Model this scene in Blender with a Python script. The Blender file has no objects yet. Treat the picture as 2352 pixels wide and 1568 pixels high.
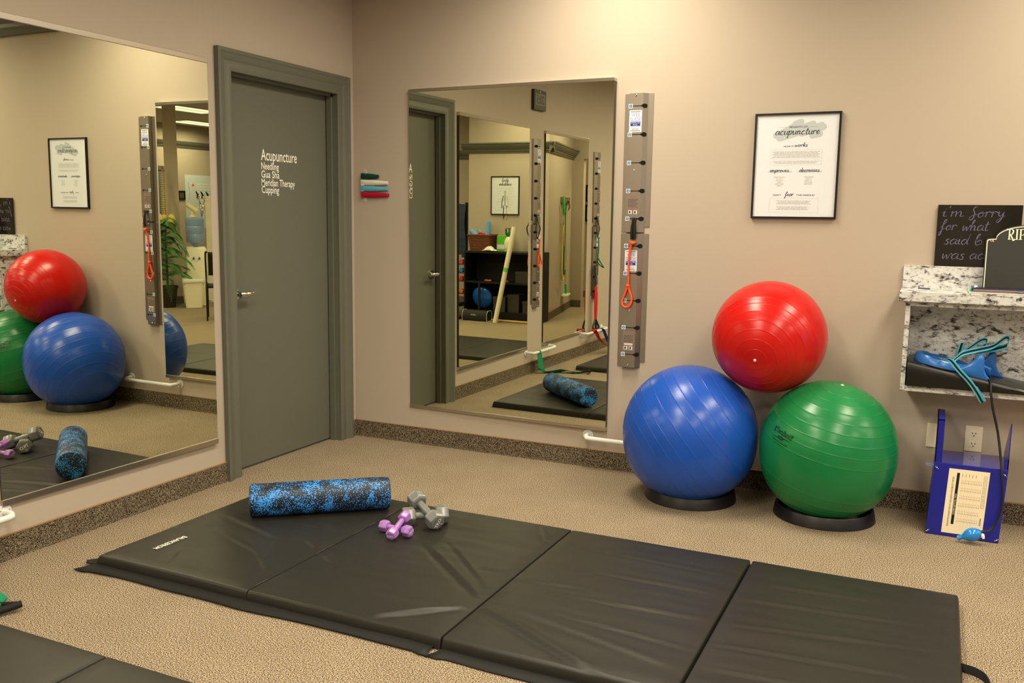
import bpy, bmesh, math, random
from mathutils import Vector, Matrix, noise
random.seed(7)
S = bpy.context.scene
COL = S.collection
PI = math.pi

# ------------------------------------------------------------------ camera, world, exposure
def make_camera():
    yaw, pitch, roll = 0.439612, -0.134945, 0.013921
    cy, sy, cp, sp = math.cos(yaw), math.sin(yaw), math.cos(pitch), math.sin(pitch)
    fw = Vector((-sy*cp, cy*cp, sp)); r = Vector((cy, sy, 0)); u = r.cross(fw)
    r2 = r*math.cos(roll) + u*math.sin(roll); u2 = u*math.cos(roll) - r*math.sin(roll)
    cam = bpy.data.cameras.new('camera'); cam.sensor_width = 36; cam.lens = 31.713
    cam.clip_start = 0.05; cam.clip_end = 60
    o = bpy.data.objects.new('camera', cam); COL.objects.link(o)
    o.matrix_world = Matrix(((r2.x, u2.x, -fw.x, 3.45965), (r2.y, u2.y, -fw.y, -4.91583),
                             (r2.z, u2.z, -fw.z, 1.45), (0, 0, 0, 1)))
    S.camera = o
make_camera()
S.view_settings.view_transform = 'Standard'; S.view_settings.look = 'None'
S.view_settings.gamma = 1; S.view_settings.use_curve_mapping = False
S.view_settings.exposure = 0.0
S.cycles.max_bounces = 12; S.cycles.glossy_bounces = 6; S.cycles.diffuse_bounces = 5
S.cycles.use_denoising = True
S.cycles.sample_clamp_indirect = 6
W = bpy.data.worlds.new('World'); S.world = W; W.use_nodes = True
W.node_tree.nodes['Background'].inputs[0].default_value = (.50, .68, 1, 1)
W.node_tree.nodes['Background'].inputs[1].default_value = 2.2
CEIL = 3.08
LIGHT_COL = (1.0, .89, .675)
LIGHT_W = 50
LIGHT_SPREAD = math.radians(165)
DIFFUSER_E = 2.2

# ------------------------------------------------------------------ materials
def lin(c):
    return tuple(((x/255)/12.92 if x/255 <= .04045 else (((x/255)+.055)/1.055)**2.4) for x in c)
MATS = {}
def mat(name, rgb, rough=.5, metal=0, spec=.5, coat=0, trans=0, alpha=1, emit=None, sheen=0, bump=None, vary=None, ior=1.45):
    """plain procedural material; bump = (scale, strength, distance), vary = (scale, amount)"""
    if name in MATS: return MATS[name]
    m = bpy.data.materials.new(name); m.use_nodes = True; nt = m.node_tree; b = nt.nodes['Principled BSDF']
    c = lin(rgb)
    b.inputs['Base Color'].default_value = (*c, 1); b.inputs['Roughness'].default_value = rough
    b.inputs['Metallic'].default_value = metal; b.inputs['Specular IOR Level'].default_value = spec
    b.inputs['Coat Weight'].default_value = coat; b.inputs['Coat Roughness'].default_value = .15
    b.inputs['Transmission Weight'].default_value = trans; b.inputs['IOR'].default_value = ior
    b.inputs['Sheen Weight'].default_value = sheen; b.inputs['Alpha'].default_value = alpha
    if emit: b.inputs['Emission Color'].default_value = (*emit[0], 1); b.inputs['Emission Strength'].default_value = emit[1]
    tc = None
    if bump or vary:
        tc = nt.nodes.new('ShaderNodeTexCoord')
    if vary:
        n = nt.nodes.new('ShaderNodeTexNoise'); n.inputs['Scale'].default_value = vary[0]; n.inputs['Detail'].default_value = 4
        nt.links.new(tc.outputs['Object'], n.inputs['Vector'])
        r = nt.nodes.new('ShaderNodeValToRGB'); a = vary[1]
        r.color_ramp.elements[0].color = (*[max(0, x*(1-a)) for x in c], 1); r.color_ramp.elements[0].position = .3
        r.color_ramp.elements[1].color = (*[min(1, x*(1+a)) for x in c], 1); r.color_ramp.elements[1].position = .7
        nt.links.new(n.outputs['Fac'], r.inputs['Fac']); nt.links.new(r.outputs['Color'], b.inputs['Base Color'])
    if bump:
        n = nt.nodes.new('ShaderNodeTexNoise'); n.inputs['Scale'].default_value = bump[0]; n.inputs['Detail'].default_value = 3
        nt.links.new(tc.outputs['Object'], n.inputs['Vector'])
        bp = nt.nodes.new('ShaderNodeBump'); bp.inputs['Strength'].default_value = bump[1]; bp.inputs['Distance'].default_value = bump[2]
        nt.links.new(n.outputs['Fac'], bp.inputs['Height']); nt.links.new(bp.outputs['Normal'], b.inputs['Normal'])
    MATS[name] = m; return m

def ramp(nt, fac, stops):
    r = nt.nodes.new('ShaderNodeValToRGB'); cr = r.color_ramp
    while len(cr.elements) < len(stops): cr.elements.new(.5)
    for e, (p, c) in zip(cr.elements, stops): e.position = p; e.color = (*c, 1)
    nt.links.new(fac, r.inputs['Fac']); return r.outputs['Color']

def carpet(name, gain):
    m = bpy.data.materials.new(name); m.use_nodes = True; nt = m.node_tree; b = nt.nodes['Principled BSDF']
    b.inputs['Roughness'].default_value = .95; b.inputs['Specular IOR Level'].default_value = .1
    tc = nt.nodes.new('ShaderNodeTexCoord')
    n = nt.nodes.new('ShaderNodeTexNoise'); n.inputs['Scale'].default_value = 260; n.inputs['Detail'].default_value = 2; n.inputs['Roughness'].default_value = .65
    nt.links.new(tc.outputs['Object'], n.inputs['Vector'])
    g = gain
    col = ramp(nt, n.outputs['Fac'], [(.37, tuple(x*g for x in (.030, .021, .014))), (.455, tuple(x*g for x in (.15, .10, .062))),
               (.50, tuple(x*g for x in (.40, .31, .21))), (.56, tuple(x*g for x in (.66, .53, .36))), (.66, tuple(x*g for x in (1.0, .86, .64)))])
    big = nt.nodes.new('ShaderNodeTexNoise'); big.inputs['Scale'].default_value = 4; big.inputs['Detail'].default_value = 2
    nt.links.new(tc.outputs['Object'], big.inputs['Vector'])
    mx = nt.nodes.new('ShaderNodeMixRGB'); mx.blend_type = 'MULTIPLY'; mx.inputs['Fac'].default_value = .35
    nt.links.new(col, mx.inputs['Color1'])
    nt.links.new(ramp(nt, big.outputs['Fac'], [(.3, (.72, .70, .68)), (.7, (1, 1, 1))]), mx.inputs['Color2'])
    nt.links.new(mx.outputs['Color'], b.inputs['Base Color'])
    bp = nt.nodes.new('ShaderNodeBump'); bp.inputs['Strength'].default_value = .55; bp.inputs['Distance'].default_value = .004
    nt.links.new(n.outputs['Fac'], bp.inputs['Height']); nt.links.new(bp.outputs['Normal'], b.inputs['Normal'])
    MATS[name] = m; return m
CARPET = carpet('carpet', .69)
CARPET_SHADED = carpet('carpet_shaded', .36)  # same carpet, weaker light on the upright strip put into its colour

def granite():
    m = bpy.data.materials.new('granite'); m.use_nodes = True; nt = m.node_tree; b = nt.nodes['Principled BSDF']
    b.inputs['Roughness'].default_value = .33
    tc = nt.nodes.new('ShaderNodeTexCoord')
    mp = nt.nodes.new('ShaderNodeMapping'); mp.inputs['Scale'].default_value = (1, 1, 2.1); mp.inputs['Rotation'].default_value = (0, .55, 0)
    nt.links.new(tc.outputs['Object'], mp.inputs['Vector'])
    n = nt.nodes.new('ShaderNodeTexNoise'); n.inputs['Scale'].default_value = 19; n.inputs['Detail'].default_value = 9; n.inputs['Roughness'].default_value = .74; n.inputs['Distortion'].default_value = .35
    nt.links.new(mp.outputs['Vector'], n.inputs['Vector'])
    col = ramp(nt, n.outputs['Fac'], [(.36, (.010, .010, .014)), (.415, (.07, .065, .07)), (.45, (.40, .39, .38)), (.51, (.66, .67, .68)), (.72, (.72, .73, .74))])
    v = nt.nodes.new('ShaderNodeTexNoise'); v.inputs['Scale'].default_value = 70; v.inputs['Detail'].default_value = 3
    nt.links.new(tc.outputs['Object'], v.inputs['Vector'])
    mx = nt.nodes.new('ShaderNodeMixRGB'); mx.blend_type = 'MULTIPLY'; mx.inputs['Fac'].default_value = 1
    nt.links.new(col, mx.inputs['Color1']); nt.links.new(ramp(nt, v.outputs['Fac'], [(.27, (.25, .22, .2)), (.36, (.85, .83, .8)), (.5, (1, 1, 1))]), mx.inputs['Color2'])
    nt.links.new(mx.outputs['Color'], b.inputs['Base Color']); MATS['granite'] = m; return m
GRANITE = granite()

def speckle():
    m = bpy.data.materials.new('speckled_foam'); m.use_nodes = True; nt = m.node_tree; b = nt.nodes['Principled BSDF']
    b.inputs['Roughness'].default_value = .5
    tc = nt.nodes.new('ShaderNodeTexCoord')
    n = nt.nodes.new('ShaderNodeTexNoise'); n.inputs['Scale'].default_value = 190; n.inputs['Detail'].default_value = 1.5
    big = nt.nodes.new('ShaderNodeTexNoise'); big.inputs['Scale'].default_value = 15; big.inputs['Detail'].default_value = 2
    for x in (n, big): nt.links.new(tc.outputs['Object'], x.inputs['Vector'])
    a = nt.nodes.new('ShaderNodeMath'); a.operation = 'MULTIPLY_ADD'; a.inputs[1].default_value = .55
    nt.links.new(big.outputs['Fac'], a.inputs[0]); nt.links.new(n.outputs['Fac'], a.inputs[2])
    col = ramp(nt, a.outputs[0], [(.835, (.008, .008, .011)), (.85, (.02, .25, .85)), (.88, (.05, .36, 1.0))])
    s = nt.nodes.new('ShaderNodeMath'); s.operation = 'MULTIPLY_ADD'; s.inputs[1].default_value = .85; 
    # threshold ramp wants 0..1: shift the sum down
    sh = nt.nodes.new('ShaderNodeMath'); sh.operation = 'SUBTRACT'; sh.inputs[1].default_value = .0
    nt.links.new(col, b.inputs['Base Color']); nt.nodes.remove(s); nt.nodes.remove(sh)
    MATS['speckled_foam'] = m; return m
SPECK = speckle()

WALL = mat('wall_paint', (182, 169, 154), .75, spec=.25, bump=(260, .12, .002))
DOORP = mat('door_paint', (99, 100, 88), .42, bump=(160, .05, .001))
CEILP = mat('ceiling_tile', (205, 200, 192), .9, bump=(220, .3, .003))
MIRROR = mat('mirror_silver', (222, 223, 202), .0, metal=1)
EDGE = mat('mirror_edge', (40, 38, 34), .3)
ALU = mat('aluminium', (196, 190, 180), .28, metal=1)
STEEL = mat('brushed_steel', (164, 155, 143), .42, metal=1, bump=(400, .05, .001))
CHROME = mat('chrome', (215, 215, 215), .12, metal=1)
WHITEP = mat('white_paint', (226, 227, 226), .35)
PAPER = mat('paper', (219, 224, 232), .6)
BLACKP = mat('black_plastic', (17, 17, 18), .4)
BLACKM = mat('black_matte', (12, 12, 13), .75)
BLACKW = mat('black_wood', (16, 14, 13), .45)
VINYL = mat('black_vinyl', (37, 36, 32), .44, spec=.45, bump=(420, .06, .001))
VINYLF = mat('black_vinyl_flap', (15, 14, 14), .7)
TEXTW = mat('white_ink', (240, 238, 230), .6)
INK = mat('dark_ink', (45, 46, 50), .7)
INKL = mat('pale_ink', (188, 187, 186), .7)
SAGE = mat('sage_wash', (184, 193, 198), .7)
DARK = mat('dark_void', (6, 6, 6), .9)

# ------------------------------------------------------------------ mesh helpers
class MB:
    def __init__(s): s.v = []; s.f = []; s.m = []
    def add(s, vs, fs, mi=0):
        b = len(s.v); s.v += [Vector(v) for v in vs]; s.f += [[i+b for i in f] for f in fs]; s.m += [mi]*len(fs); return s
    def box(s, a, b, mi=0, M=None):
        (x0, y0, z0), (x1, y1, z1) = a, b
        vs = [Vector(p) for p in ((x0,y0,z0),(x1,y0,z0),(x1,y1,z0),(x0,y1,z0),(x0,y0,z1),(x1,y0,z1),(x1,y1,z1),(x0,y1,z1))]
        if M: vs = [M @ v for v in vs]
        return s.add(vs, [(0,3,2,1),(4,5,6,7),(0,1,5,4),(1,2,6,5),(2,3,7,6),(3,0,4,7)], mi)
    def tube(s, pts, r, n=10, closed=False, mi=0, caps=True, sq=1.0, up=None):
        pts = [Vector(p) for p in pts]; N = len(pts); rs = r if isinstance(r, (list, tuple)) else [r]*N
        tang = []
        for i in range(N):
            a = pts[(i-1) % N] if closed or i else pts[i]; b = pts[(i+1) % N] if closed or i < N-1 else pts[i]
            t = (b-a); tang.append(t.normalized() if t.length > 1e-9 else Vector((0,0,1)))
        u = Vector(up) if up else (Vector((0,0,1)) if abs(tang[0].z) < .9 else Vector((1,0,0)))
        u = (u - tang[0]*u.dot(tang[0])).normalized(); vs = []
        for i in range(N):
            u = u - tang[i]*u.dot(tang[i]); u.normalize(); w = tang[i].cross(u)
            for k in range(n):
                a = 2*PI*k/n; vs.append(pts[i] + (u*math.cos(a) + w*math.sin(a)*sq)*rs[i])
        fs = []; L = N if closed else N-1
        for i in range(L):
            j = (i+1) % N
            for k in range(n):
                k2 = (k+1) % n; fs.append((i*n+k, i*n+k2, j*n+k2, j*n+k))
        if caps and not closed: fs += [tuple(range(n))[::-1], tuple((N-1)*n+k for k in range(n))]
        return s.add(vs, fs, mi)
    def cyl(s, p0, p1, r0, r1=None, n=24, mi=0):
        r1 = r0 if r1 is None else r1
        return s.tube([p0, p1], [r0, r1], n, mi=mi)
    def lathe(s, prof, n=32, M=None, mi=0, caps=(False, False)):
        vs = []
        for r, z in prof:
            for k in range(n):
                a = 2*PI*k/n; v = Vector((r*math.cos(a), r*math.sin(a), z)); vs.append(M @ v if M else v)
        fs = []
        for i in range(len(prof)-1):
            for k in range(n):
                k2 = (k+1) % n; fs.append((i*n+k, i*n+k2, (i+1)*n+k2, (i+1)*n+k))
        if caps[0]: fs.append(tuple(range(n))[::-1])
        if caps[1]: fs.append(tuple((len(prof)-1)*n+k for k in range(n)))
        return s.add(vs, fs, mi)
    def prism(s, poly, fn, w0, w1, mi=0):
        """closed 2-D outline (u,v) pushed from depth w0 to w1 through fn(u,v,w)"""
        n = len(poly); vs = [fn(u, v, w0) for u, v in poly] + [fn(u, v, w1) for u, v in poly]
        fs = [tuple(range(n))[::-1], tuple(range(n, 2*n))] + [(i, (i+1) % n, n+(i+1) % n, n+i) for i in range(n)]
        return s.add(vs, fs, mi)
    def ell(s, c, r, n=20, M=None, mi=0):
        c = Vector(c); prof = [(math.sin(PI*i/n), -math.cos(PI*i/n)) for i in range(1, n)]
        R = Matrix.Diagonal((*r, 1)); T = Matrix.Translation(c) @ ((M or Matrix()) @ R)
        return s.lathe(prof, n*2, T, mi, (True, True))
    def grid(s, fn, nu, nv, mi=0, closed_u=False):
        vs = [fn(i/(nu if closed_u else nu-1), j/(nv-1)) for j in range(nv) for i in range(nu)]; fs = []
        for j in range(nv-1):
            for i in range(nu if closed_u else nu-1):
                i2 = (i+1) % nu; fs.append((j*nu+i, j*nu+i2, (j+1)*nu+i2, (j+1)*nu+i))
        return s.add(vs, fs, mi)
    def strip(s, pts, wdir, widths, th=.0012, mis=(0,)):
        """ribbon along pts; widths = cut positions across it, one material per lane"""
        pts = [Vector(p) for p in pts]; N = len(pts)
        for k in range(len(widths)-1):
            vs = []
            for i in range(N):
                w = Vector(wdir[i] if isinstance(wdir, list) else wdir).normalized()
                t = (pts[min(i+1, N-1)] - pts[max(i-1, 0)]).normalized(); nn = t.cross(w)
                nn = nn.normalized() if nn.length > 1e-6 else Vector((0, 0, 1))
                a, b = pts[i] + w*widths[k], pts[i] + w*widths[k+1]
                vs += [a - nn*th/2, b - nn*th/2, b + nn*th/2, a + nn*th/2]
            fs = [(0, 1, 2, 3), tuple((N-1)*4+q for q in (3, 2, 1, 0))]
            for i in range(N-1):
                for q in range(4): fs.append((i*4+q, (i+1)*4+q, (i+1)*4+(q+1) % 4, i*4+(q+1) % 4))
            s.add(vs, fs, mis[k % len(mis)])
        return s
    def build(s, name, mats, parent=None, base=None, smooth=35, bevel=0, seg=2):
        off = Vector(base) if base is not None else (BASE.get(parent.name, Vector()) if parent else Vector())
        me = bpy.data.meshes.new(name); me.from_pydata([tuple(v-off) for v in s.v], [], s.f)
        for m in (mats if isinstance(mats, (list, tuple)) else [mats]): me.materials.append(m)
        me.polygons.foreach_set('material_index', s.m)
        bm = bmesh.new(); bm.from_mesh(me); bmesh.ops.recalc_face_normals(bm, faces=bm.faces); bm.to_mesh(me); bm.free()
        if smooth:
            me.polygons.foreach_set('use_smooth', [True]*len(me.polygons)); me.set_sharp_from_angle(angle=math.radians(smooth))
        o = bpy.data.objects.new(name, me); COL.objects.link(o)
        if parent: o.parent = parent
        else: o.location = off
        BASE[o.name] = off
        if bevel:
            b = o.modifiers.new('bevel', 'BEVEL'); b.width = bevel; b.segments = seg; b.limit_method = 'ANGLE'; b.angle_limit = math.radians(40)
        return o
BASE = {}
def thing(name, label, cat, loc=(0, 0, 0), group=None):
    o = bpy.data.objects.new(name, None); COL.objects.link(o); o.location = loc; o.empty_display_size = .05
    BASE[o.name] = Vector(loc); o['label'] = label; o['category'] = cat
    if group: o['group'] = group
    return o
def tag(o, label, cat, group=None, kind=None):
    o['label'] = label; o['category'] = cat
    if group: o['group'] = group
    if kind: o['kind'] = kind
    return o
def struct(o, label=None):
    o['kind'] = 'structure'
    if label: o['label'] = label
    return o
def copy_tree(o, parent=None):
    c = o.copy(); COL.objects.link(c)
    if parent: c.parent = parent
    for ch in list(o.children): copy_tree(ch, c)
    return c
def spline(pts, n=8, closed=False):
    pts = [Vector(p) for p in pts]; N = len(pts); out = []
    for i in range(N if closed else N-1):
        g = lambda k: pts[k % N] if closed else pts[max(0, min(N-1, k))]
        p0, p1, p2, p3 = g(i-1), g(i), g(i+1), g(i+2)
        for k in range(n):
            t = k/n; out.append(.5*((2*p1) + (p2-p0)*t + (2*p0-5*p1+4*p2-p3)*t*t + (3*p1-p0-3*p2+p3)*t*t*t))
    if not closed: out.append(pts[-1])
    return out
def rounded(x0, z0, x1, z1, r, n=5):
    out = []
    for cx, cz, a0 in ((x1-r, z1-r, 0), (x0+r, z1-r, PI/2), (x0+r, z0+r, PI), (x1-r, z0+r, 1.5*PI)):
        for k in range(n+1):
            a = a0 + PI/2*k/n; out.append((cx+r*math.cos(a), cz+r*math.sin(a)))
    return out
def plane(o, U, V, N):
    o, U, V, N = Vector(o), Vector(U), Vector(V), Vector(N)
    return lambda u, v, w=0: o + U*u + V*v + N*w
WB = lambda y=0: plane((0, y, 0), (1, 0, 0), (0, 0, 1), (0, -1, 0))      # on the back wall: u = x, v = z, w = out of the wall

# ------------------------------------------------------------------ writing
TXT = {}
def text_geo(body, bold=0):
    key = (body, bold)
    if key not in TXT:
        cu = bpy.data.curves.new('t', 'FONT'); cu.body = body; cu.size = 1; cu.resolution_u = 3; cu.offset = bold
        ob = bpy.data.objects.new('t', cu); COL.objects.link(ob)
        me = bpy.data.meshes.new_from_object(ob.evaluated_get(bpy.context.evaluated_depsgraph_get()))
        TXT[key] = ([v.co.copy() for v in me.vertices], [tuple(p.vertices) for p in me.polygons])
        bpy.data.objects.remove(ob); bpy.data.curves.remove(cu); bpy.data.meshes.remove(me)
    return TXT[key]
def text(mb, body, fn, u, v, h, width=None, align='l', lift=.0006, mi=0, bold=0, sx=1.0, skew=0):
    """capital height h; fn(u,v,w)"""
    vs, fs = text_geo(body, bold)
    if not vs: return mb
    x0 = min(p.x for p in vs); x1 = max(p.x for p in vs); k = h/.69
    kx = (width/(x1-x0)) if width else k*sx
    W_ = (x1-x0)*kx; du = {'l': 0, 'c': -W_/2, 'r': -W_}[align]
    return mb.add([fn(u+du+(p.x-x0)*kx+skew*p.y*k, v+p.y*k, lift) for p in vs], fs, mi)
STROKE = {
 'a': (.95, [[(.78,.8),(.45,1),(.1,.55),(.25,.03),(.6,.25),(.78,.95),(.74,.25),(.98,.08)]]),
 'b': (.75, [[(.02,.6),(.3,1.9),(.12,1.7),(.1,.3),(.3,0),(.62,.35),(.45,.9),(.2,.5)]]),
 'c': (.8, [[(.7,.8),(.45,1),(.1,.5),(.35,.0),(.82,.25)]]),
 'd': (.95, [[(.7,.75),(.4,1),(.08,.5),(.3,.02),(.62,.35),(.86,2.0),(.74,.4),(.98,.08)]]),
 'e': (.75, [[(.05,.4),(.55,.6),(.42,1),(.12,.6),(.28,.04),(.78,.28)]]),
 'f': (.7, [[(.0,.5),(.55,1.5),(.5,2),(.28,1.5),(.25,-.5),(.1,-1),(.05,-.5),(.35,.15),(.75,.4)]]),
 'h': (.9, [[(.0,.6),(.35,1.95),(.15,1.6),(.1,.0)],[(.12,.5),(.42,1),(.6,.65),(.6,.12),(.92,.2)]]),
 'i': (.42, [[(.0,.6),(.18,.98),(.16,.15),(.45,.15)],[(.24,1.4),(.27,1.5)]]),
 'k': (.75, [[(.0,.6),(.3,1.9),(.12,1.6),(.1,.0)],[(.6,.95),(.14,.45),(.45,.35),(.75,.02)]]),
 'l': (.42, [[(.0,.5),(.35,1.9),(.15,1.7),(.14,.2),(.45,.15)]]),
 'm': (1.25, [[(.0,.7),(.14,.97),(.12,0)],[(.13,.5),(.4,1),(.5,.65),(.5,0)],[(.5,.5),(.8,1),(.92,.65),(.92,.12),(1.28,.2)]]),
 'n': (.85, [[(.0,.7),(.14,.97),(.12,0)],[(.13,.5),(.42,1),(.56,.65),(.56,.12),(.88,.2)]]),
 'o': (.8, [[(.5,.95),(.12,.6),(.25,.02),(.62,.3),(.5,.95),(.45,.75),(.82,.8)]]),
 'p': (.8, [[(.0,.7),(.14,.97),(.02,-.95)],[(.1,.5),(.45,1),(.68,.6),(.4,.02),(.12,.25)]]),
 'r': (.65, [[(.0,.7),(.13,.97),(.12,.0)],[(.12,.5),(.3,.95),(.55,.9),(.62,.75)]]),
 's': (.65, [[(.58,.85),(.38,1),(.18,.75),(.45,.42),(.45,.08),(.15,.0),(.02,.2)]]),
 'S': (.8, [[(.62,1.75),(.4,1.95),(.22,1.5),(.5,.6),(.4,-.3),(.15,-.4),(.05,-.05),(.35,.4),(.8,.6)]]),
 't': (.6, [[(.3,1.7),(.22,.3),(.35,.02),(.62,.2)],[(.0,1.1),(.62,1.2)]]),
 'u': (.85, [[(.0,.7),(.12,.97),(.12,.3),(.32,.02),(.58,.35),(.64,.97),(.62,.2),(.88,.15)]]),
 'v': (.75, [[(.05,.97),(.32,.02),(.62,.97),(.78,.85)]]),
 'w': (1.05, [[(.05,.97),(.2,.02),(.48,.8),(.66,.02),(.92,.97),(1.08,.85)]]),
 'y': (.8, [[(.0,.7),(.12,.97),(.16,.35),(.4,.2),(.62,.9)],[(.62,.97),(.55,-.3),(.3,-.98),(.12,-.7),(.5,-.1),(.85,.2)]]),
 "'": (.3, [[(.15,1.95),(.08,1.55)]]), ' ': (.6, []),
}
def script(mb, word, fn, u, v, xh, width=None, pen=.0011, slant=.25, align='l', mi=0, rise=0, lift=.0006):
    tot = sum(STROKE[c][0] for c in word); k = xh; kx = (width/tot) if width else xh
    off = -tot*kx/2 if align == 'c' else 0; x = 0
    for c in word:
        w, strokes = STROKE[c]
        for st in strokes:
            P2 = spline([Vector((a+x, b, 0)) for a, b in st], 6); q = []
            for p in P2:
                uu = u+off+p.x*kx+slant*p.y*k; q.append(Vector((uu, v+p.y*k+rise*(uu-u), 0)))
            vs = []; N = len(q)
            for i in range(N):
                t = (q[min(i+1, N-1)]-q[max(i-1, 0)]).normalized(); nn = Vector((-t.y, t.x, 0))
                wd = pen*(1.0 + (.45 if t.y < 0 else -.25))*(1 if 0 < i < N-1 else .5)
                vs += [fn(*(q[i]-nn*wd).xy, lift), fn(*(q[i]+nn*wd).xy, lift)]
            mb.add(vs, [(2*i, 2*i+1, 2*i+3, 2*i+2) for i in range(N-1)], mi)
        x += w
    return mb
def blur_line(mb, fn, u0, u1, v, h, mi=0, seed=0):
    """a line of print too small to read: word-length dashes"""
    rr = random.Random(seed); u = u0
    while u < u1:
        w = min(rr.uniform(2.5, 8)*h, u1-u); mb.add([fn(a, b, .0006) for a, b in ((u, v), (u+w, v), (u+w, v+h), (u, v+h))], [(0, 1, 2, 3)], mi); u += w + h*1.1
    return mb
def quad2(mb, fn, u0, v0, u1, v1, w=.0004, mi=0):
    return mb.add([fn(a, b, w) for a, b in ((u0, v0), (u1, v0), (u1, v1), (u0, v1))], [(0, 1, 2, 3)], mi)

# ================================================================== the room
ROOM_X, ROOM_Y = 10.5, -11.0
b = MB(); b.box((-.15, ROOM_Y-.15, -.1), (ROOM_X+.15, .15, 0)); struct(b.build('floor', CARPET, smooth=0))
b = MB(); b.box((-.15, ROOM_Y-.15, CEIL), (ROOM_X+.15, .15, CEIL+.1)); struct(b.build('ceiling', CEILP, smooth=0))
b = MB(); b.box((-.15, 0, 0), (ROOM_X+.15, .15, CEIL)); struct(b.build('wall_back', WALL, smooth=0))
DY0, DY1, DZ = -1.13, -.165, 2.215                       # door opening in the left wall
b = MB()
b.box((-.15, ROOM_Y, 0), (0, DY0, CEIL)); b.box((-.15, DY1, 0), (0, 0, CEIL)); b.box((-.15, DY0, DZ), (0, DY1, CEIL))
struct(b.build('wall_left', WALL, smooth=0))
b = MB(); b.box((-.15, ROOM_Y-.15, 0), (ROOM_X+.15, ROOM_Y, CEIL)); struct(b.build('wall_front', WALL, smooth=0))
WY0, WY1, WZ0, WZ1 = -2.5, -1.0, .85, 2.15               # daylight window, far right wall
b = MB()
b.box((ROOM_X, ROOM_Y, 0), (ROOM_X+.15, WY0, CEIL)); b.box((ROOM_X, WY1, 0), (ROOM_X+.15, 0, CEIL))
b.box((ROOM_X, WY0, 0), (ROOM_X+.15, WY1, WZ0)); b.box((ROOM_X, WY0, WZ1), (ROOM_X+.15, WY1, CEIL))
struct(b.build('wall_right', WALL, smooth=0))
b = MB()
for y0, y1, z0, z1 in ((WY0, WY0+.05, WZ0, WZ1), (WY1-.05, WY1, WZ0, WZ1), (WY0, WY1, WZ0, WZ0+.05), (WY0, WY1, WZ1-.05, WZ1), (-1.775, -1.725, WZ0, WZ1)):
    b.box((ROOM_X+.03, y0, z0), (ROOM_X+.09, y1, z1))
struct(b.build('window_1', ALU, smooth=0))
# storage alcove: partition with a crown moulding, the wall behind it and its doorway
PART = [(2.70, -6.25), (1.50, -6.25), (1.93, -8.1), (2.70, -8.1)]
flat = lambda u, v, w: Vector((u, v, w))
b = MB(); b.prism(PART, flat, 0, CEIL); struct(b.build('wall_partition', WALL, smooth=0))
b = MB(); b.box((1.76, -8.2, 0), (2.7, -8.1, CEIL)); b.box((.85, -8.2, 2.26), (1.76, -8.1, CEIL)); b.box((0, -8.2, 0), (.85, -8.1, CEIL))
struct(b.build('wall_alcove', WALL, smooth=0))
b = MB(); b.box((0, -9.75, 0), (3.6, -9.65, CEIL)); struct(b.build('wall_passage', WALL, smooth=0))
b = MB(); b.box((2.7, -7.75, 0), (4.1, -7.65, CEIL)); struct(b.build('wall_storage', WALL, smooth=0))
b = MB(); b.prism([(6.945, -5.555), (7.075, -5.415), (7.205, -5.545), (7.075, -5.685)], flat, 0, CEIL); struct(b.build('wall_pillar', WALL, smooth=0))

CROWN = [(0, 0), (.012, 0), (.018, .018), (.03, .026), (.03, .04), (.05, .055), (.075, .085), (.085, .1), (.085, .112), (.1, .118), (.1, .135), (0, .135)]
def crown(b, p, q, out, z, k=1.0):
    p, q, out = Vector((*p, 0)), Vector((*q, 0)), Vector((*out, 0))
    vs = []
    for e, s_ in ((p, 0), (q, 1)):
        vs += [e + out*(d*k) + Vector((0, 0, z+h*k)) for d, h in CROWN]
    n = len(CROWN); b.add(vs, [tuple(range(n))[::-1], tuple(range(n, 2*n))] + [(i, (i+1) % n, n+(i+1) % n, n+i) for i in range(n)])
b = MB(); crown(b, (0, 0), (ROOM_X, 0), (0, -1), CEIL-.27, 2.0); struct(b.build('trim_1', DOORP, smooth=30))
b = MB(); crown(b, (1.42, -6.25), (2.78, -6.25), (0, 1), 2.245); crown(b, (1.47, -6.17), (1.93, -8.1), (-.974, -.226), 2.245); crown(b, (2.7, -7.65), (4.1, -7.65), (0, 1), 2.245)
struct(b.build('trim_2', DOORP, smooth=30))
b = MB(); crown(b, (ROOM_X, ROOM_Y), (ROOM_X, 0), (-1, 0), 2.62); struct(b.build('trim_3', DOORP, smooth=30))

BH = .106
CAP = mat('base_binding', (150, 122, 88), .8)
def base_strip(name, segs):
    b = MB()
    for (x0, y0), (x1, y1), (ox, oy) in segs:
        o = Vector((ox, oy, 0)); p, q = Vector((x0, y0, 0)), Vector((x1, y1, 0))
        prof = [(0, .0), (.013, .0), (.010, .012), (.009, BH), (0, BH)]
        n = len(prof); vs = [p+o*d+Vector((0, 0, h)) for d, h in prof] + [q+o*d+Vector((0, 0, h)) for d, h in prof]
        b.add(vs, [tuple(range(n))[::-1], tuple(range(n, 2*n))] + [(i, (i+1) % n, n+(i+1) % n, n+i) for i in range(n)])
        vs = [p+o*d+Vector((0, 0, h)) for d, h in ((0, BH), (.011, BH), (.011, BH+.004), (0, BH+.004))] + [q+o*d+Vector((0, 0, h)) for d, h in ((0, BH), (.011, BH), (.011, BH+.004), (0, BH+.004))]
        b.add(vs, [(3, 2, 1, 0), (4, 5, 6, 7)] + [(i, (i+1) % 4, 4+(i+1) % 4, 4+i) for i in range(4)], 1)
    struct(b.build(name, [CARPET_SHADED, CAP], smooth=0))
base_strip('baseboard_back', [((0, 0), (ROOM_X, 0), (0, -1))])
base_strip('baseboard_left', [((0, -.06), (0, 0), (1, 0)), ((0, ROOM_Y), (0, -1.225), (1, 0))])
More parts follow.
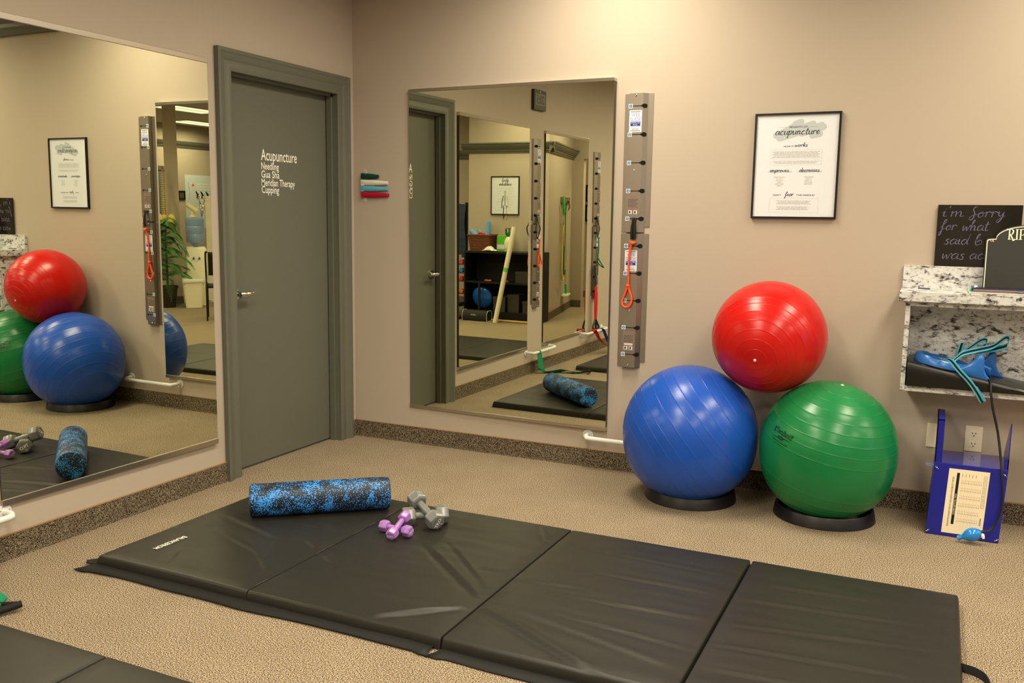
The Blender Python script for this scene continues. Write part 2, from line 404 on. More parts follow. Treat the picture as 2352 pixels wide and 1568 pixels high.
base_strip('baseboard_front', [((1.49, -6.25), (2.7, -6.25), (0, 1)), ((1.49, -6.24), (1.93, -8.1), (-.974, -.226)), ((1.76, -8.1), (1.95, -8.1), (0, 1)), ((0, -9.65), (3.6, -9.65), (0, 1)), ((2.7, -7.65), (4.1, -7.65), (0, 1))])
base_strip('baseboard_right', [((ROOM_X, ROOM_Y), (ROOM_X, 0), (-1, 0)), ((6.945, -5.555), (7.075, -5.415), (-.72, .69)), ((7.075, -5.685), (6.945, -5.555), (-.72, -.69))])

# ------------------------------------------------------------------ the door and its casing
LEFTW = lambda x=0: plane((x, 0, 0), (0, 1, 0), (0, 0, 1), (1, 0, 0))       # u = y, v = z, w = out of the left wall
CAS = [(0, .0), (0, .012), (.012, .016), (.030, .016), (.040, .012), (.052, .012), (.075, .024), (.088, .026), (.094, .030), (.112, .030), (.112, .0)]
door = bpy.data.objects.new('door_1', None); COL.objects.link(door); door.location = (0, -.65, 0); BASE['door_1'] = Vector((0, -.65, 0)); struct(door)
b = MB(); fn = LEFTW()
def casing_run(b, path):
    """mitred casing: path = [(inner point, outward direction)]"""
    n = len(CAS); vs = []
    for (u, v), (du, dv) in path:
        vs += [fn(u+du*d, v+dv*d, h) for d, h in CAS]
    fs = [tuple(range(n)), tuple(range((len(path)-1)*n, len(path)*n))[::-1]]
    for i in range(len(path)-1):
        for k in range(n-1): fs.append((i*n+k, i*n+k+1, (i+1)*n+k+1, (i+1)*n+k))
    b.add(vs, fs)
I0, I1, IZ = DY0+.015, DY1-.015, DZ-.012
casing_run(b, [((I0, 0), (-1, 0)), ((I0, IZ), (-1, 1)), ((I1, IZ), (1, 1)), ((I1, 0), (1, 0))])
b.build('door_casing', DOORP, door, smooth=25)
b = MB()
for u0, u1 in ((DY0-.001, DY0+.015), (DY1-.015, DY1+.001)): b.prism([(u0, 0), (u1, 0), (u1, DZ), (u0, DZ)], fn, -.14, .001)
b.prism([(DY0, IZ), (DY1, IZ), (DY1, DZ), (DY0, DZ)], fn, -.14, .001)
for u0, u1 in ((I0, I0+.014), (I1-.014, I1)): b.prism([(u0, 0), (u1, 0), (u1, IZ), (u0, IZ)], fn, -.066, -.03)     # stop
b.prism([(I0, IZ-.014), (I1, IZ-.014), (I1, IZ), (I0, IZ)], fn, -.066, -.03)
b.build('door_jamb', DOORP, door, smooth=0)
b = MB(); b.prism([(I0+.003, .012), (I1-.003, .012), (I1-.003, IZ-.003), (I0+.003, IZ-.003)], fn, -.118, -.074); b.build('door_panel', DOORP, door, smooth=0, bevel=.002)
h = MB(); fd = LEFTW(-.074); HY, HZ = -1.045, 1.012
h.cyl(fd(HY, HZ, 0), fd(HY, HZ, .012), .034, .033, 32); h.cyl(fd(HY, HZ, .012), fd(HY, HZ, .055), .013, .011, 20)
h.tube(spline([fd(HY-.012, HZ, .055), fd(HY+.02, HZ, .058), fd(HY+.06, HZ+.002, .060), fd(HY+.100, HZ+.004, .056)], 5), [.018]*6+[.016]*5+[.0135]*5, 14, sq=.75)
hd = h.build('door_handle', CHROME, door); hd['label'] = 'satin chrome lever handle'
t = MB()
text(t, 'Acupuncture', fd, -.797, 1.764, .062, .318, bold=.008)
for s_, z, w_ in (('Needling', 1.7125, .152), ('Gua Sha', 1.6655, .156), ('Meridian Therapy', 1.6195, .295), ('Cupping', 1.5785, .15)):
    text(t, s_, fd, -.797, z, .040, w_, bold=.008)
t.build('lettering', TEXTW, door, smooth=0)['label'] = 'white vinyl lettering'
b = MB(); b.box((-.16, -1.2, 0), (-.155, -.1, .02)); struct(b.build('door_gap_strip', DARK, smooth=0))  # dark strip behind the gap under the door

# ------------------------------------------------------------------ ceiling troffers (they light the room)
DIFF = mat('troffer_lens', (250, 246, 236), .4, emit=((1, .9, .72), DIFFUSER_E), bump=(60, .4, .01))
def troffer(x, y, label):
    r = thing('ceiling_light', label, 'ceiling light', (x, y, CEIL), 'recessed ceiling lights')
    f = MB()
    for a, c in (((-.305, -.61), (-.28, .61)), ((.28, -.61), (.305, .61)), ((-.305, -.61), (.305, -.585)), ((-.305, .585), (.305, .61)), ((-.008, -.6), (.008, .6))):
        f.box((x+a[0], y+a[1], CEIL-.014), (x+c[0], y+c[1], CEIL+.001))
    f.build('frame', WHITEP, r, smooth=0)
    d = MB(); d.box((x-.28, y-.585, CEIL-.006), (x+.28, y+.585, CEIL+.001)); d.build('diffuser', DIFF, r, smooth=0)
    l = bpy.data.lights.new('troffer_lamp', 'AREA'); l.shape = 'RECTANGLE'; l.size = .54; l.size_y = 1.15; l.energy = LIGHT_W*(.86 if x > 4 and y > -2 else 1); l.color = LIGHT_COL; l.spread = LIGHT_SPREAD
    lo = bpy.data.objects.new('troffer_lamp', l); COL.objects.link(lo); lo.parent = r; lo.location = (0, 0, -.016)
TL = [(1.82, -.95, 'ceiling light nearest the corner above the wall mirror'), (4.25, -.95, 'ceiling light close to the back wall above the marbled shelf'),
      (6.65, -.87, 'ceiling light third along the back wall'), (9.05, -.87, 'ceiling light along the back wall nearest the window'),
      (1.85, -3.3, 'ceiling light above the gap between the two floor mats'), (4.3, -3.3, 'ceiling light right of the floor mats'),
      (7.0, -3.3, 'ceiling light above the open floor by the pillar'), (1.7, -5.3, 'ceiling light in front of the black shelf unit'),
      (4.4, -5.7, 'ceiling light behind the camera position'), (8.05, -7.0, 'ceiling light seen twice mirrored, nearer of the pair'),
      (9.8, -9.1, 'ceiling light seen twice mirrored, farther of the pair'), (.95, -8.95, 'ceiling light added to light the passage behind the alcove doorway'), (.75, -7.0, 'ceiling light added to brighten the storage alcove')]  # last two, passage and alcove, are added to brighten those areas
for x, y, lb in TL: troffer(x, y, lb)

# ------------------------------------------------------------------ the three wall mirrors
def mirror(name_label, cat, u0, u1, v0, v1, dep, fn, top_w=.004):
    """dep(u,v) = how far the glass face stands off the wall"""
    r = thing('wall_mirror', name_label, cat, fn((u0+u1)/2, v0, 0))
    g = MB(); c = [(u0, v0), (u1, v0), (u1, v1), (u0, v1)]
    g.add([fn(u, v, dep(u, v)) for u, v in c] + [fn(u, v, .0005) for u, v in c], [(0, 1, 2, 3)], 0)
    g.f += [[4, 5, 1, 0], [5, 6, 2, 1], [6, 7, 3, 2], [7, 4, 0, 3], [7, 6, 5, 4]]; g.m += [1]*5
    g.build('mirror_glass', [MIRROR, EDGE], r, smooth=0)
    for nm, a, c2, bb in (('top_channel', v1-(.020 if u0 < 0 else .013), v1+.006, 1), ('bottom_channel', v0-.008, v0+(.020 if u0 < 0 else .014), 0)):
        m = MB(); vs = []
        for u in (u0-.002, u1+.002):
            uu = min(max(u, u0), u1); d0 = dep(uu, a) + .004
            vs += [fn(u, a, .0), fn(u, a, d0), fn(u, c2, d0+.001), fn(u, c2, .0)]
        m.add(vs, [(0, 1, 2, 3), (7, 6, 5, 4), (0, 4, 5, 1), (1, 5, 6, 2), (2, 6, 7, 3), (3, 7, 4, 0)])
        m.build(nm, ALU, r, smooth=0, bevel=.0015)
mirror('frameless wall mirror on the back wall between door corner and steel rails', 'mirror', .427, 1.77, .240, 2.227,
       lambda u, v: .003 + .01896*(u-.42) + .00615*(v-.24), WB())
DL = lambda u, v: .008 + .00886*(u+2.55) + .00236*(v-.24)
mirror('tall wall mirror left of the green-grey door', 'mirror', -2.535, -1.301, .241, 2.233, DL, LEFTW())
mirror('wall mirror beyond the left wall rails, seen only as a reflection', 'mirror', -3.90, -2.862, .241, 2.215, lambda u, v: .004 + .00886*(u+3.92) + .00236*(v-.24), LEFTW())

# ================================================================== steel exercise rails
BLUE = mat('label_blue', (40, 52, 150), .5); BLUEL = mat('label_pale_blue', (140, 146, 196), .5); TAGB = mat('tag_blue', (52, 108, 178), .5)
REDP = mat('label_red', (190, 50, 45), .5); TAUPE = mat('label_taupe', (130, 108, 104), .6); CAUT = mat('caution_film', (128, 116, 102), .45)
RAIL_L = .757
def make_rail(round_tags):
    """steel channel; local u along +x from its left edge, v up from its top edge (negative down), out = -y"""
    fn = plane((0, 0, 0), (1, 0, 0), (0, 0, 1), (0, -1, 0)); L = RAIL_L
    r = thing('exercise_rail', '', 'exercise rail')
    prof = [(0, .0005), (0, .004), (.027, .004), (.033, .032), (.112, .032), (.134, .004), (.134, .0005)]
    m = MB(); n = len(prof)
    m.add([fn(u, v, w) for v in (0, -L) for u, w in prof], [tuple(range(n))[::-1], tuple(range(n, 2*n))] + [(i, (i+1) % n, n+(i+1) % n, n+i) for i in range(n)])
    m.prism([(.134, 0), (.160, 0), (.163, -.003), (.163, -L+.034), (.160, -L+.030), (.134, -L+.030)], fn, .0005, .004)
    m.build('channel', STEEL, r, smooth=20)
    zs = [-.069-.1535*i for i in range(5)]
    def surf(u, v, lift=.0007):
        if u <= .112: return fn(u, v, .032+lift)
        return fn(u+lift*.8, v, max(.004, .032-(u-.112)/.022*.028)+lift)
    for i, z in enumerate(zs):
        s_ = MB(); us = [.042+.0035*k for k in range(26)]; vs = []
        for u in us:
            d = u-.119; c = math.sqrt(max(0, .0125**2-d*d)); hh = max(.0022, c, .0022+max(0, .006-abs(u-.104))*.5); vs += [surf(u, z-hh), surf(u, z+hh)]
        s_.add(vs, [(2*k, 2*k+2, 2*k+3, 2*k+1) for k in range(len(us)-1)]); s_.build('slot', DARK, r, smooth=0)
        t = MB(); t.prism(rounded(.030, z-.0115, .053, z+.0115, .002), fn, .032, .0330, 0)
        if round_tags: t.add([fn(.0415+.0085*math.cos(a*PI/10), z+.0085*math.sin(a*PI/10), .0333) for a in range(20)], [tuple(range(20))], 1)
        else: quad2(t, fn, .0335, z-.008, .0495, z+.008, .0333, 1)
        text(t, str(i+1), fn, .0415, z-.005, .010, align='c', lift=.0336, mi=0, bold=.02); t.build('number_tag', [WHITEP, TAGB], r, smooth=0)
    def cent(u0, u1): return (u0+u1)/2
    t = MB(); a, c = .036, .107; z0, z1 = -.210, -.092
    t.prism(rounded(a, z0, c, z1, .004), fn, .032, .0329, 0)
    quad2(t, fn, a+.008, z1-.010, c-.008, z1-.006, .0332, 2); quad2(t, fn, a+.008, z0+.006, c-.008, z0+.010, .0332, 2)
    text(t, 'WEB', fn, cent(a, c), z1-.034, .019, .048, 'c', .0332, 3, bold=.012); text(t, 'SLIDE', fn, cent(a, c), z1-.058, .019, .060, 'c', .0332, 3, bold=.012)
    quad2(t, fn, a+.007, z0+.033, c-.007, z0+.057, .0332, 1)
    text(t, 'EXERCISE', fn, cent(a, c), z0+.0475, .0075, .050, 'c', .0335, 0); text(t, 'RAIL', fn, cent(a, c), z0+.0365, .0075, .026, 'c', .0335, 0)
    text(t, 'By Prefab Products', fn, cent(a, c), z0+.023, .004, .050, 'c', .0332, 2); blur_line(t, lambda u, v, w=0: fn(u, v, .0332), cent(a, c)-.019, cent(a, c)+.019, z0+.015, .003, 2, 5)
    t.build('maker_label', [PAPER, BLUE, TAUPE, BLUEL], r, smooth=0)['label'] = 'white maker label with blue lettering'
    t = MB(); z1 = -.550; z0 = z1-.112
    quad2(t, fn, .038, z0, .106, z1, .0323, 0); text(t, 'CAUTION', fn, .072, z1-.014, .006, .036, 'c', .0326, 1)
    for k in range(9): blur_line(t, lambda u, v, w=0: fn(u, v, .0326), .043, .100-.012*(k % 3 == 2), z1-.026-.0068*k, .0022, 1 if k > 6 else 2, k)
    for k in (.046, .076): quad2(t, fn, k, z0+.006, k+.020, z0+.026, .0326, 3); quad2(t, fn, k+.004, z0+.009, k+.013, z0+.023, .0328, 2)
    if round_tags: quad2(t, fn, .047, z0+.032, .097, z0+.044, .0327, 4)
    t.build('caution_label', [CAUT, REDP, INK, PAPER, mat('sticker_pink', (226, 196, 176), .6)], r, smooth=0)['label'] = 'grey caution label with red heading'
    for u, v in ((.07, -.012), (.07, -.418 if not round_tags else -.432), (.07, -L+.012)):
        s_ = MB(); s_.lathe([(.0062, .032), (.0062, .0335), (.004, .035), (.0015, .0345)], 14, Matrix.Translation(fn(u, v, 0)) @ Matrix.Rotation(PI/2, 4, 'X'), caps=(False, True)); s_.build('screw', CHROME, r)
    return r
up0 = make_rail(False); lo0 = make_rail(True)
def place_rail(src, first, loc, rz, label):
    o = src if first else copy_tree(src)
    o.location = loc; o.rotation_euler = (0, 0, rz); o['label'] = label; o['group'] = 'steel exercise rails on the walls'
RX, RZ = 1.824, 2.143
place_rail(up0, True, (RX, 0, RZ), 0, 'upper steel exercise rail right of the back wall mirror')
place_rail(lo0, True, (RX-.002, 0, RZ-RAIL_L-.008), 0, 'lower steel exercise rail right of the back wall mirror, orange tube in front')
for y0, zz, a in ((-2.768, 2.135, 'between the two left wall mirrors'), (-4.205, 2.10, 'at the far end of the left wall')):
    place_rail(up0, False, (0, y0, zz), PI/2, 'upper steel exercise rail '+a)
    place_rail(lo0, False, (0, y0, zz-RAIL_L-.008), PI/2, 'lower steel exercise rail '+a)

# ------------------------------------------------------------------ elastic tubes hanging from the rails
ORANGE = mat('orange_rubber', (255, 84, 24), .45); WEBB = mat('black_webbing', (20, 20, 22), .8, bump=(500, .3, .001))
GREENR = mat('green_rubber', (22, 130, 84), .45); REDR = mat('red_rubber', (214, 38, 36), .45)
def strap_of(t, fn, u, z0, z1, spread):
    m = MB()
    for sgn in (-1, 1):
        pts = spline([fn(u-.006*sgn, z0, .037), fn(u+spread*sgn*.5, (z0+z1)/2+.02, .052), fn(u+spread*sgn, (z0+z1)/2-.02, .055), fn(u+.004*sgn, z1, .05)], 5)
        m.strip(pts, fn(1, 0, 0)-fn(0, 0, 0), (-.009, .009), .002)
    return m.build('strap', WEBB, t)
def loop_tube(t, fn, u, pts, loop, r, material, knot):
    m = MB(); m.tube(spline([fn(*p) for p in pts], 6), r, 10); m.build('tube', material, t)
    m = MB(); m.tube(spline([fn(*p) for p in loop], 8, True), r*1.05, 10, True); m.build('loop', material, t)
    for (ku, kv, kw) in knot:
        m = MB(); m.ell(fn(ku, kv, kw), (r*2.1, r*1.8, r*1.7), 8); m.build('knot', material, t)
    m = MB()
    m.tube(spline([fn(knot[0][0]-.016, knot[0][1]+.006, knot[0][2]), fn(knot[0][0], knot[0][1]-.004, knot[0][2]+.006), fn(knot[0][0]+.02, knot[0][1]+.004, knot[0][2])], 4), r, 8)
    m.build('tied_end', material, t)
t = thing('resistance_tube', 'orange elastic tube with black strap hanging on the back wall rail', 'resistance tube', (1.9, -.04, 1.46))
fn = WB()
strap_of(t, fn, 1.906, 1.466, 1.345, .005)
loop_tube(t, fn, 1.9, [(1.905, 1.335, .052), (1.895, 1.30, .05), (1.887, 1.25, .046), (1.885, 1.18, .043), (1.887, 1.11, .043), (1.884, 1.085, .043)],
          [(1.884, 1.082, .043), (1.866, 1.035, .043), (1.853, .998, .043), (1.862, .970, .045), (1.886, .966, .045), (1.905, .985, .045), (1.908, 1.02, .043), (1.894, 1.06, .043)],
          .0058, ORANGE, [(1.905, 1.328, .052), (1.884, 1.086, .044)])
fl = LEFTW()
t = thing('resistance_tube', 'orange elastic tube hanging on the left wall rail between mirrors', 'resistance tube', (.04, -2.65, 1.46))
strap_of(t, fl, -2.64, 1.462, 1.24, .045)
loop_tube(t, fl, 0, [(-2.66, 1.235, .06), (-2.665, 1.17, .06), (-2.665, 1.10, .058)], [(-2.665, 1.10, .058), (-2.70, 1.05, .058), (-2.71, 1.01, .058), (-2.68, .985, .058), (-2.64, 1.0, .058), (-2.64, 1.05, .058)], .006, ORANGE, [(-2.66, 1.235, .06), (-2.665, 1.10, .06)])
t = thing('resistance_tube', 'green elastic tube hanging on the farthest left wall rail', 'resistance tube', (.04, -4.09, 1.45))
strap_of(t, fl, -4.085, 1.44, 1.22, .04)
loop_tube(t, fl, 0, [(-4.09, 1.215, .06), (-4.10, 1.10, .06), (-4.09, 1.0, .058)], [(-4.09, 1.0, .058), (-4.16, .94, .07), (-4.20, .90, .08), (-4.16, .93, .05), (-4.10, .97, .05)], .006, GREENR, [(-4.09, 1.215, .06), (-4.09, 1.0, .06)])
t = thing('resistance_tube', 'red elastic tubes with black handles hanging below the farthest left rail', 'resistance tube', (.05, -4.05, .98))
m = MB(); m.strip([fl(-4.045, .93, .04), fl(-4.05, .80, .05), fl(-4.055, .69, .055)], (0, 1, 0), (-.022, .022), .003); m.build('strap', WEBB, t)
for dy in (-.028, -.010, .010, .028):
    m = MB(); m.tube(spline([fl(-4.055+dy*.5, .71, .055), fl(-4.055+dy, .55, .06), fl(-4.06+dy*.6, .36, .058)], 5), .008, 10); m.build('tube', REDR, t)
for dy in (-.05, .03):
    m = MB(); m.tube(spline([fl(-4.06, .36, .058), fl(-4.06+dy-.03, .28, .06), fl(-4.06+dy-.03, .26, .06), fl(-4.06+dy+.04, .26, .06), fl(-4.06+dy+.03, .30, .06)], 5, True), .010, 8, True); m.build('handle', BLACKP, t)

# ------------------------------------------------------------------ low white bars on brackets
def grab_bar(fn, u0, u1, z, label):
    r = thing('grab_bar', label, 'grab bar', fn((u0+u1)/2, z, 0), 'low white grab bars')
    m = MB(); d = .072
    m.tube(spline([fn(u0, z, .004), fn(u0, z, .04), fn(u0+.012, z-.002, .062), fn(u0+.04, z-.004, d), fn((u0+u1)/2, z-.005, d), fn(u1-.04, z-.004, d), fn(u1-.012, z-.002, .062), fn(u1, z, .04), fn(u1, z, .004)], 7), .0135, 16)
    m.build('bar', WHITEP, r)
    for u in (u0, u1):
        m = MB(); M = Matrix.Translation(fn(u, z, 0)) @ (fn(0, 0, 1)-fn(0, 0, 0)).to_track_quat('Z', 'Y').to_matrix().to_4x4()
        m.lathe([(.033, .0005), (.033, .004), (.031, .006), (.012, .0065)], 32, M, caps=(True, True)); f = m.build('flange', WHITEP, r)
        for k in range(3):
            a = k*2*PI/3+.5; s_ = MB(); s_.ell(fn(u+.022*math.cos(a), z+.022*math.sin(a), .0065), (.0038, .0038, .0038), 6); s_.build('screw', CHROME, f)
grab_bar(fn, 1.655, 2.165, .192, 'white grab bar low on the back wall, half hidden by the blue ball')
grab_bar(fl, -3.03, -2.525, .207, 'white grab bar under the left wall mirrors with a green band tied on')
grab_bar(fl, -4.37, -3.79, .235, 'white grab bar at the far left wall with red and blue bands')

# ------------------------------------------------------------------ room status flags
t = thing('room_status_flags', 'clear wall bracket with green, white, blue and red flags', 'wall flags', (.09, 0, 1.65))
CLEAR = mat('clear_plastic', (236, 232, 222), .12, alpha=.38)
m = MB()
for zc, z1 in ((1.738, 1.70), (1.556, 1.60)):
    pts = [(.090+.014*math.cos(a*PI/12), zc+.014*math.sin(a*PI/12)*(1 if zc > 1.65 else -1)) for a in range(13)]
    m.prism(pts + [(.076, z1), (.104, z1)], fn, .0005, .004)
m.prism([(.072, 1.59), (.105, 1.59), (.105, 1.71), (.072, 1.71)], fn, .0005, .006); m.build('bracket', CLEAR, t, smooth=0, bevel=.001)
for zc in (1.742, 1.552): s_ = MB(); s_.ell(fn(.090, zc, .005), (.004, .004, .003), 8); s_.build('screw', CHROME, t)
for z, w1, nm, c, tl in ((1.709, .198, 'dark green flag', (12, 62, 52), 0), (1.668, .268, 'white flag', (226, 218, 202), 0), (1.630, .269, 'pale blue flag', (96, 172, 196), 0), (1.592, .275, 'red flag', (176, 16, 44), 0)):
    m = MB(); u0 = .066
    def flg(u, v):
        uu = u0+(w1-u0)*u; hh = .018*(1-.38*max(0, u-.45)/.55); ww = .010+.010*math.sin(PI*min(1, u*1.1))*.4
        return fn(uu, z + (v-.5)*2*hh - .004*u, ww+.006*(1-(2*v-1)**2))
    m.grid(flg, 14, 7); m.prism([(u0, z-.018), (u0+.022, z-.018), (u0+.022, z+.018), (u0, z+.018)], fn, .004, .016)
    m.prism([(w1-.004, z-.014), (w1+.002, z-.013), (w1+.002, z+.005), (w1-.004, z+.006)], fn, .008, .016)
    o = m.build('flag', mat('flag_'+nm.split()[0]+nm.split()[1], c, .3), t); o['label'] = nm
    md = o.modifiers.new('thick', 'SOLIDIFY'); md.thickness = .002

# ------------------------------------------------------------------ framed acupuncture poster
t = thing('framed_poster', 'black framed acupuncture benefits poster above the red ball', 'poster', (2.755, 0, 1.474))
x0, x1, z0, z1 = 2.541, 2.968, 1.472, 2.010
FRAME = mat('black_frame', (14, 13, 14), .3)
def frame_mesh(fn, x0, x1, z0, z1, w, d):
    m = MB()
    for a in ((x0, z0, x1, z0+w), (x0, z1-w, x1, z1), (x0, z0+w, x0+w, z1-w), (x1-w, z0+w, x1, z1-w)):
        m.prism([(a[0], a[1]), (a[2], a[1]), (a[2], a[3]), (a[0], a[3])], fn, .001, d)
    return m
frame_mesh(fn, x0, x1, z0, z1, .010, .020).build('frame', FRAME, t, smooth=0, bevel=.0015)
m = MB(); m.prism([(x0+.008, z0+.008), (x1-.008, z0+.008), (x1-.008, z1-.008), (x0+.008, z1-.008)], fn, .002, .011); m.build('print', PAPER, t, smooth=0)
PW, PH = x1-x0, z1-z0
fp = lambda u, v, w=0: fn(x0+u*PW, z1-v*PH, .011+w)      # 0..1 page coordinates, v down
m = MB()
def page_text(m, s_, u, v, h, wd, mi=0, al='c'):
    text(m, s_, lambda a, b2, w=0: fn(a, b2, .011+w), x0+u*PW, z1-v*PH, h*PH, wd*PW, al, .0007, mi)
def page_script(m, s_, u, v, h, wd, pen, mi=0): script(m, s_, lambda a, b2, w=0: fn(a, b2, .011+w), x0+u*PW, z1-v*PH, h*PH, wd*PW, pen, .25, 'c', mi, lift=.0009)
for i, (ua, va, ub, vb) in enumerate(((.30, .20, .52, .10), (.26, .21, .68, .11), (.40, .21, .78, .125), (.55, .195, .80, .14), (.30, .235, .50, .19), (.68, .215, .76, .20), (.48, .105, .54, .09))):
    a, c = Vector((x0+ua*PW, z1-va*PH, 0)), Vector((x0+ub*PW, z1-vb*PH, 0)); d = (c-a).normalized(); nn = Vector((-d.y, d.x, 0)); rr = .0165
    ol = [a+nn*rr*math.cos(q)-d*rr*math.sin(q) for q in [PI*k/8 for k in range(9)]] + [c-nn*rr*math.cos(q)+d*rr*math.sin(q) for q in [PI*k/8 for k in range(9)]]
    m.add([fn(p.x, p.y, .0112+.00004*i) for p in ol], [tuple(range(len(ol)))], 1)
page_text(m, 'BENEFITS OF', .515, .142, .0165, .205); quad2(m, fp, .29, .1345, .37, .1355, .0007); quad2(m, fp, .63, .1345, .73, .1355, .0007)
page_script(m, 'acupuncture', .50, .205, .036, .52, .0013, 2)
page_text(m, 'HOW IT', .41, .322, .0150, .115); page_script(m, 'works', .555, .320, .020, .15, .0009)
page_script(m, 'improves', .315, .555, .019, .225, .0009); page_script(m, 'decreases', .665, .555, .019, .235, .0009)
page_text(m, "DON'T", .305, .783, .0150, .095); page_script(m, 'fear', .445, .785, .021, .10, .0009); page_text(m, 'THE NEEDLE!', .635, .783, .0150, .21)
def box_line(u0, v0, u1, v1):
    for a in ((u0, v0, u1, v0+.001), (u0, v1, u1, v1+.001), (u0, v0, u0+.0015, v1), (u1-.0015, v0, u1, v1)): quad2(m, fp, *a, .0006, 3)
box_line(.205, .345, .80, .430); box_line(.205, .447, .80, .488); box_line(.215, .806, .79, .940)
fpl = lambda u, v, w=0: fn(u, v, .0117)
def para(u0, u1, v, n, dv, seed):
    for k in range(n): blur_line(m, fpl, x0+(u0+.02*(k % 2))*PW, x0+(u1-.02*(k % 2))*PW, z1-(v+dv*k)*PH, .0030, 3, seed+k)
para(.225, .775, .368, 5, .0125, 1); para(.24, .76, .462, 2, .013, 20)
for k, wd in enumerate((.14, .08, .08, .05, .11, .06)): blur_line(m, fpl, x0+(.325-wd/2)*PW, x0+(.325+wd/2)*PW, z1-(.607+.0165*k)*PH, .0036, 3, 30+k)
for k, wd in enumerate((.11, .065, .09, .09, .10)): blur_line(m, fpl, x0+(.665-wd/2)*PW, x0+(.665+wd/2)*PW, z1-(.607+.0165*k)*PH, .0036, 3, 40+k)
para(.30, .70, .835, 3, .0125, 50); para(.30, .68, .890, 3, .0125, 60)
page_text(m, 'PINE JOY PRINTS', .895, .978, .007, .14, 3)
for u in (.315, .665):
    m.add([fp(u+.15*math.cos(a*PI/12), .552+.010*math.sin(a*PI/12)+.003*math.sin(a), .0003) for a in range(24)], [tuple(range(24))], 1)
m.build('lettering', [INK, SAGE, mat('black_ink', (24, 25, 28), .7), INKL], t, smooth=0)

# ================================================================== exercise balls on rings
def ball_mesh(c, R, axis, ridges, H=None, n=2.35, amp=.0009, tw=.0013):
    """ball with raised moulded rings round its pole axis; the lower half sags when H (centre to floor side) is given"""
    c = Vector(c); q = Vector(axis).normalized().to_track_quat('Z', 'Y')
    th = [PI*i/72 for i in range(73)]
    for d in ridges:
        a = math.radians(d)
        th += [a-2*tw/R, a-tw/R, a-tw*.45/R, a, a+tw*.45/R, a+tw/R, a+2*tw/R]
    th = sorted(x for x in th if .012 < x < PI-.012)
    out = [th[0]]
    for x in th[1:]:
        if x-out[-1] > .0012: out.append(x)
    m = MB(); N = 120; vs = []
    rid = [math.radians(d) for d in ridges]
    for t_ in out:
        hgt = max([math.exp(-((t_-a)*R/(tw*.8))**2) for a in rid]+[0])
        for k in range(N):
            a = 2*PI*k/N; d = q @ Vector((math.sin(t_)*math.cos(a), math.sin(t_)*math.sin(a), math.cos(t_)))
            p = d*(R+amp*hgt)
            if H and d.z < 0:
                s_ = (math.hypot(d.x, d.y)**n + abs(d.z)**n)**(-1/n); p = Vector((d.x*s_*R, d.y*s_*R, d.z*s_*H))*(1+amp*hgt/R)
            vs.append(c+p)
    fs = [(i*N+k, i*N+(k+1) % N, (i+1)*N+(k+1) % N, (i+1)*N+k) for i in range(len(out)-1) for k in range(N)]
    fs += [tuple(range(N))[::-1], tuple((len(out)-1)*N+k for k in range(N))]
    return m.add(vs, fs), q
def ballmat(nm, c, rough=.27): return mat(nm, c, rough, spec=.5, vary=(9, .07), bump=(90, .03, .002))
RIDG = [11, 21, 31, 40.5, 50, 59, 67.5, 113, 121, 130, 140, 150, 160]
BC, BR = Vector((2.345, -.352, .365)), .346
GC, GR = Vector((3.027, -.332, .364)), .323
RC, RR = Vector((2.712, -.287, .879)), .281
def plug(t, c, r, d, name='valve_plug'):
    d = Vector(d).normalized(); m = MB(); M = Matrix.Translation(Vector(c)+d*(r-.001)) @ d.to_track_quat('Z', 'Y').to_matrix().to_4x4()
    m.lathe([(.0075, 0), (.0075, .002), (.0055, .0035), (.003, .0025)], 20, M, caps=(True, True)); m.build(name, WHITEP, t)['label'] = 'white valve plug'
t = thing('exercise_ball', 'large blue exercise ball on a black ring, left of the three', 'exercise ball', (BC.x, BC.y, .02), 'exercise balls stacked against the wall')
ball_mesh(BC, BR, (.76, .18, .60), [16, 27, 38, 49, 60, 70, 78, 90.3, 101, 109, 118, 128, 140, 152], .345)[0].build('ball', ballmat('blue_vinyl_ball', (28, 80, 182)), t, smooth=60)
plug(t, BC, .346, (.76, .18, .60))
t = thing('exercise_ball', 'green exercise ball with a black printed logo, on a black ring', 'exercise ball', (GC.x, GC.y, .02), 'exercise balls stacked against the wall')
ball_mesh(GC, GR, (.20, -.14, .975), [9, 19, 29, 38, 47, 56, 65, 74, 83, 112, 122, 131, 140, 150], .344)[0].build('ball', ballmat('green_vinyl_ball', (20, 118, 64)), t, smooth=60)
plug(t, GC, GR, (.168, -.116, .979))
# printed logo wrapped on the ball
d0 = Vector((-.579, -.778, .244)).normalized(); up = Vector((0, 0, 1)); ru = up.cross(d0).normalized(); vu = d0.cross(ru)
ang = math.radians(-13); ru2 = ru*math.cos(ang)+vu*math.sin(ang); vu2 = vu*math.cos(ang)-ru*math.sin(ang)
def onball(u, v, w=0): return GC + (d0*GR + ru2*u + vu2*v).normalized()*(GR+.0007+w)
m = MB()
text(m, 'TheraBand', onball, 0, .010, .026, .098, 'c', .0003, bold=.012)
for s_ in (-1, 1):
    for k in range(3): u = s_*(.054+.0042*k); m.add([onball(u+a, v) for a, v in ((-.0013-.002*s_, .008), (.0016-.002*s_, .008), (.0016+.002*s_, .034), (-.0013+.002*s_, .034))], [(0, 1, 2, 3)])
vs = []
for i in range(25):
    u = -.070+.140*i/24; v = -.006+.006*math.sin(u*38); wd = .0022*(1-abs(u)/.075)+.0003; vs += [onball(u, v-wd), onball(u, v+wd)]
m.add(vs, [(2*i, 2*i+2, 2*i+3, 2*i+1) for i in range(24)])
m.add([onball(.021*math.cos(a*PI/14), -.006+.0085*math.sin(a*PI/14)) for a in range(28)], [tuple(range(28))])
text(m, '65 cm', onball, 0, -.009, .007, .022, 'c', .0006, 1)
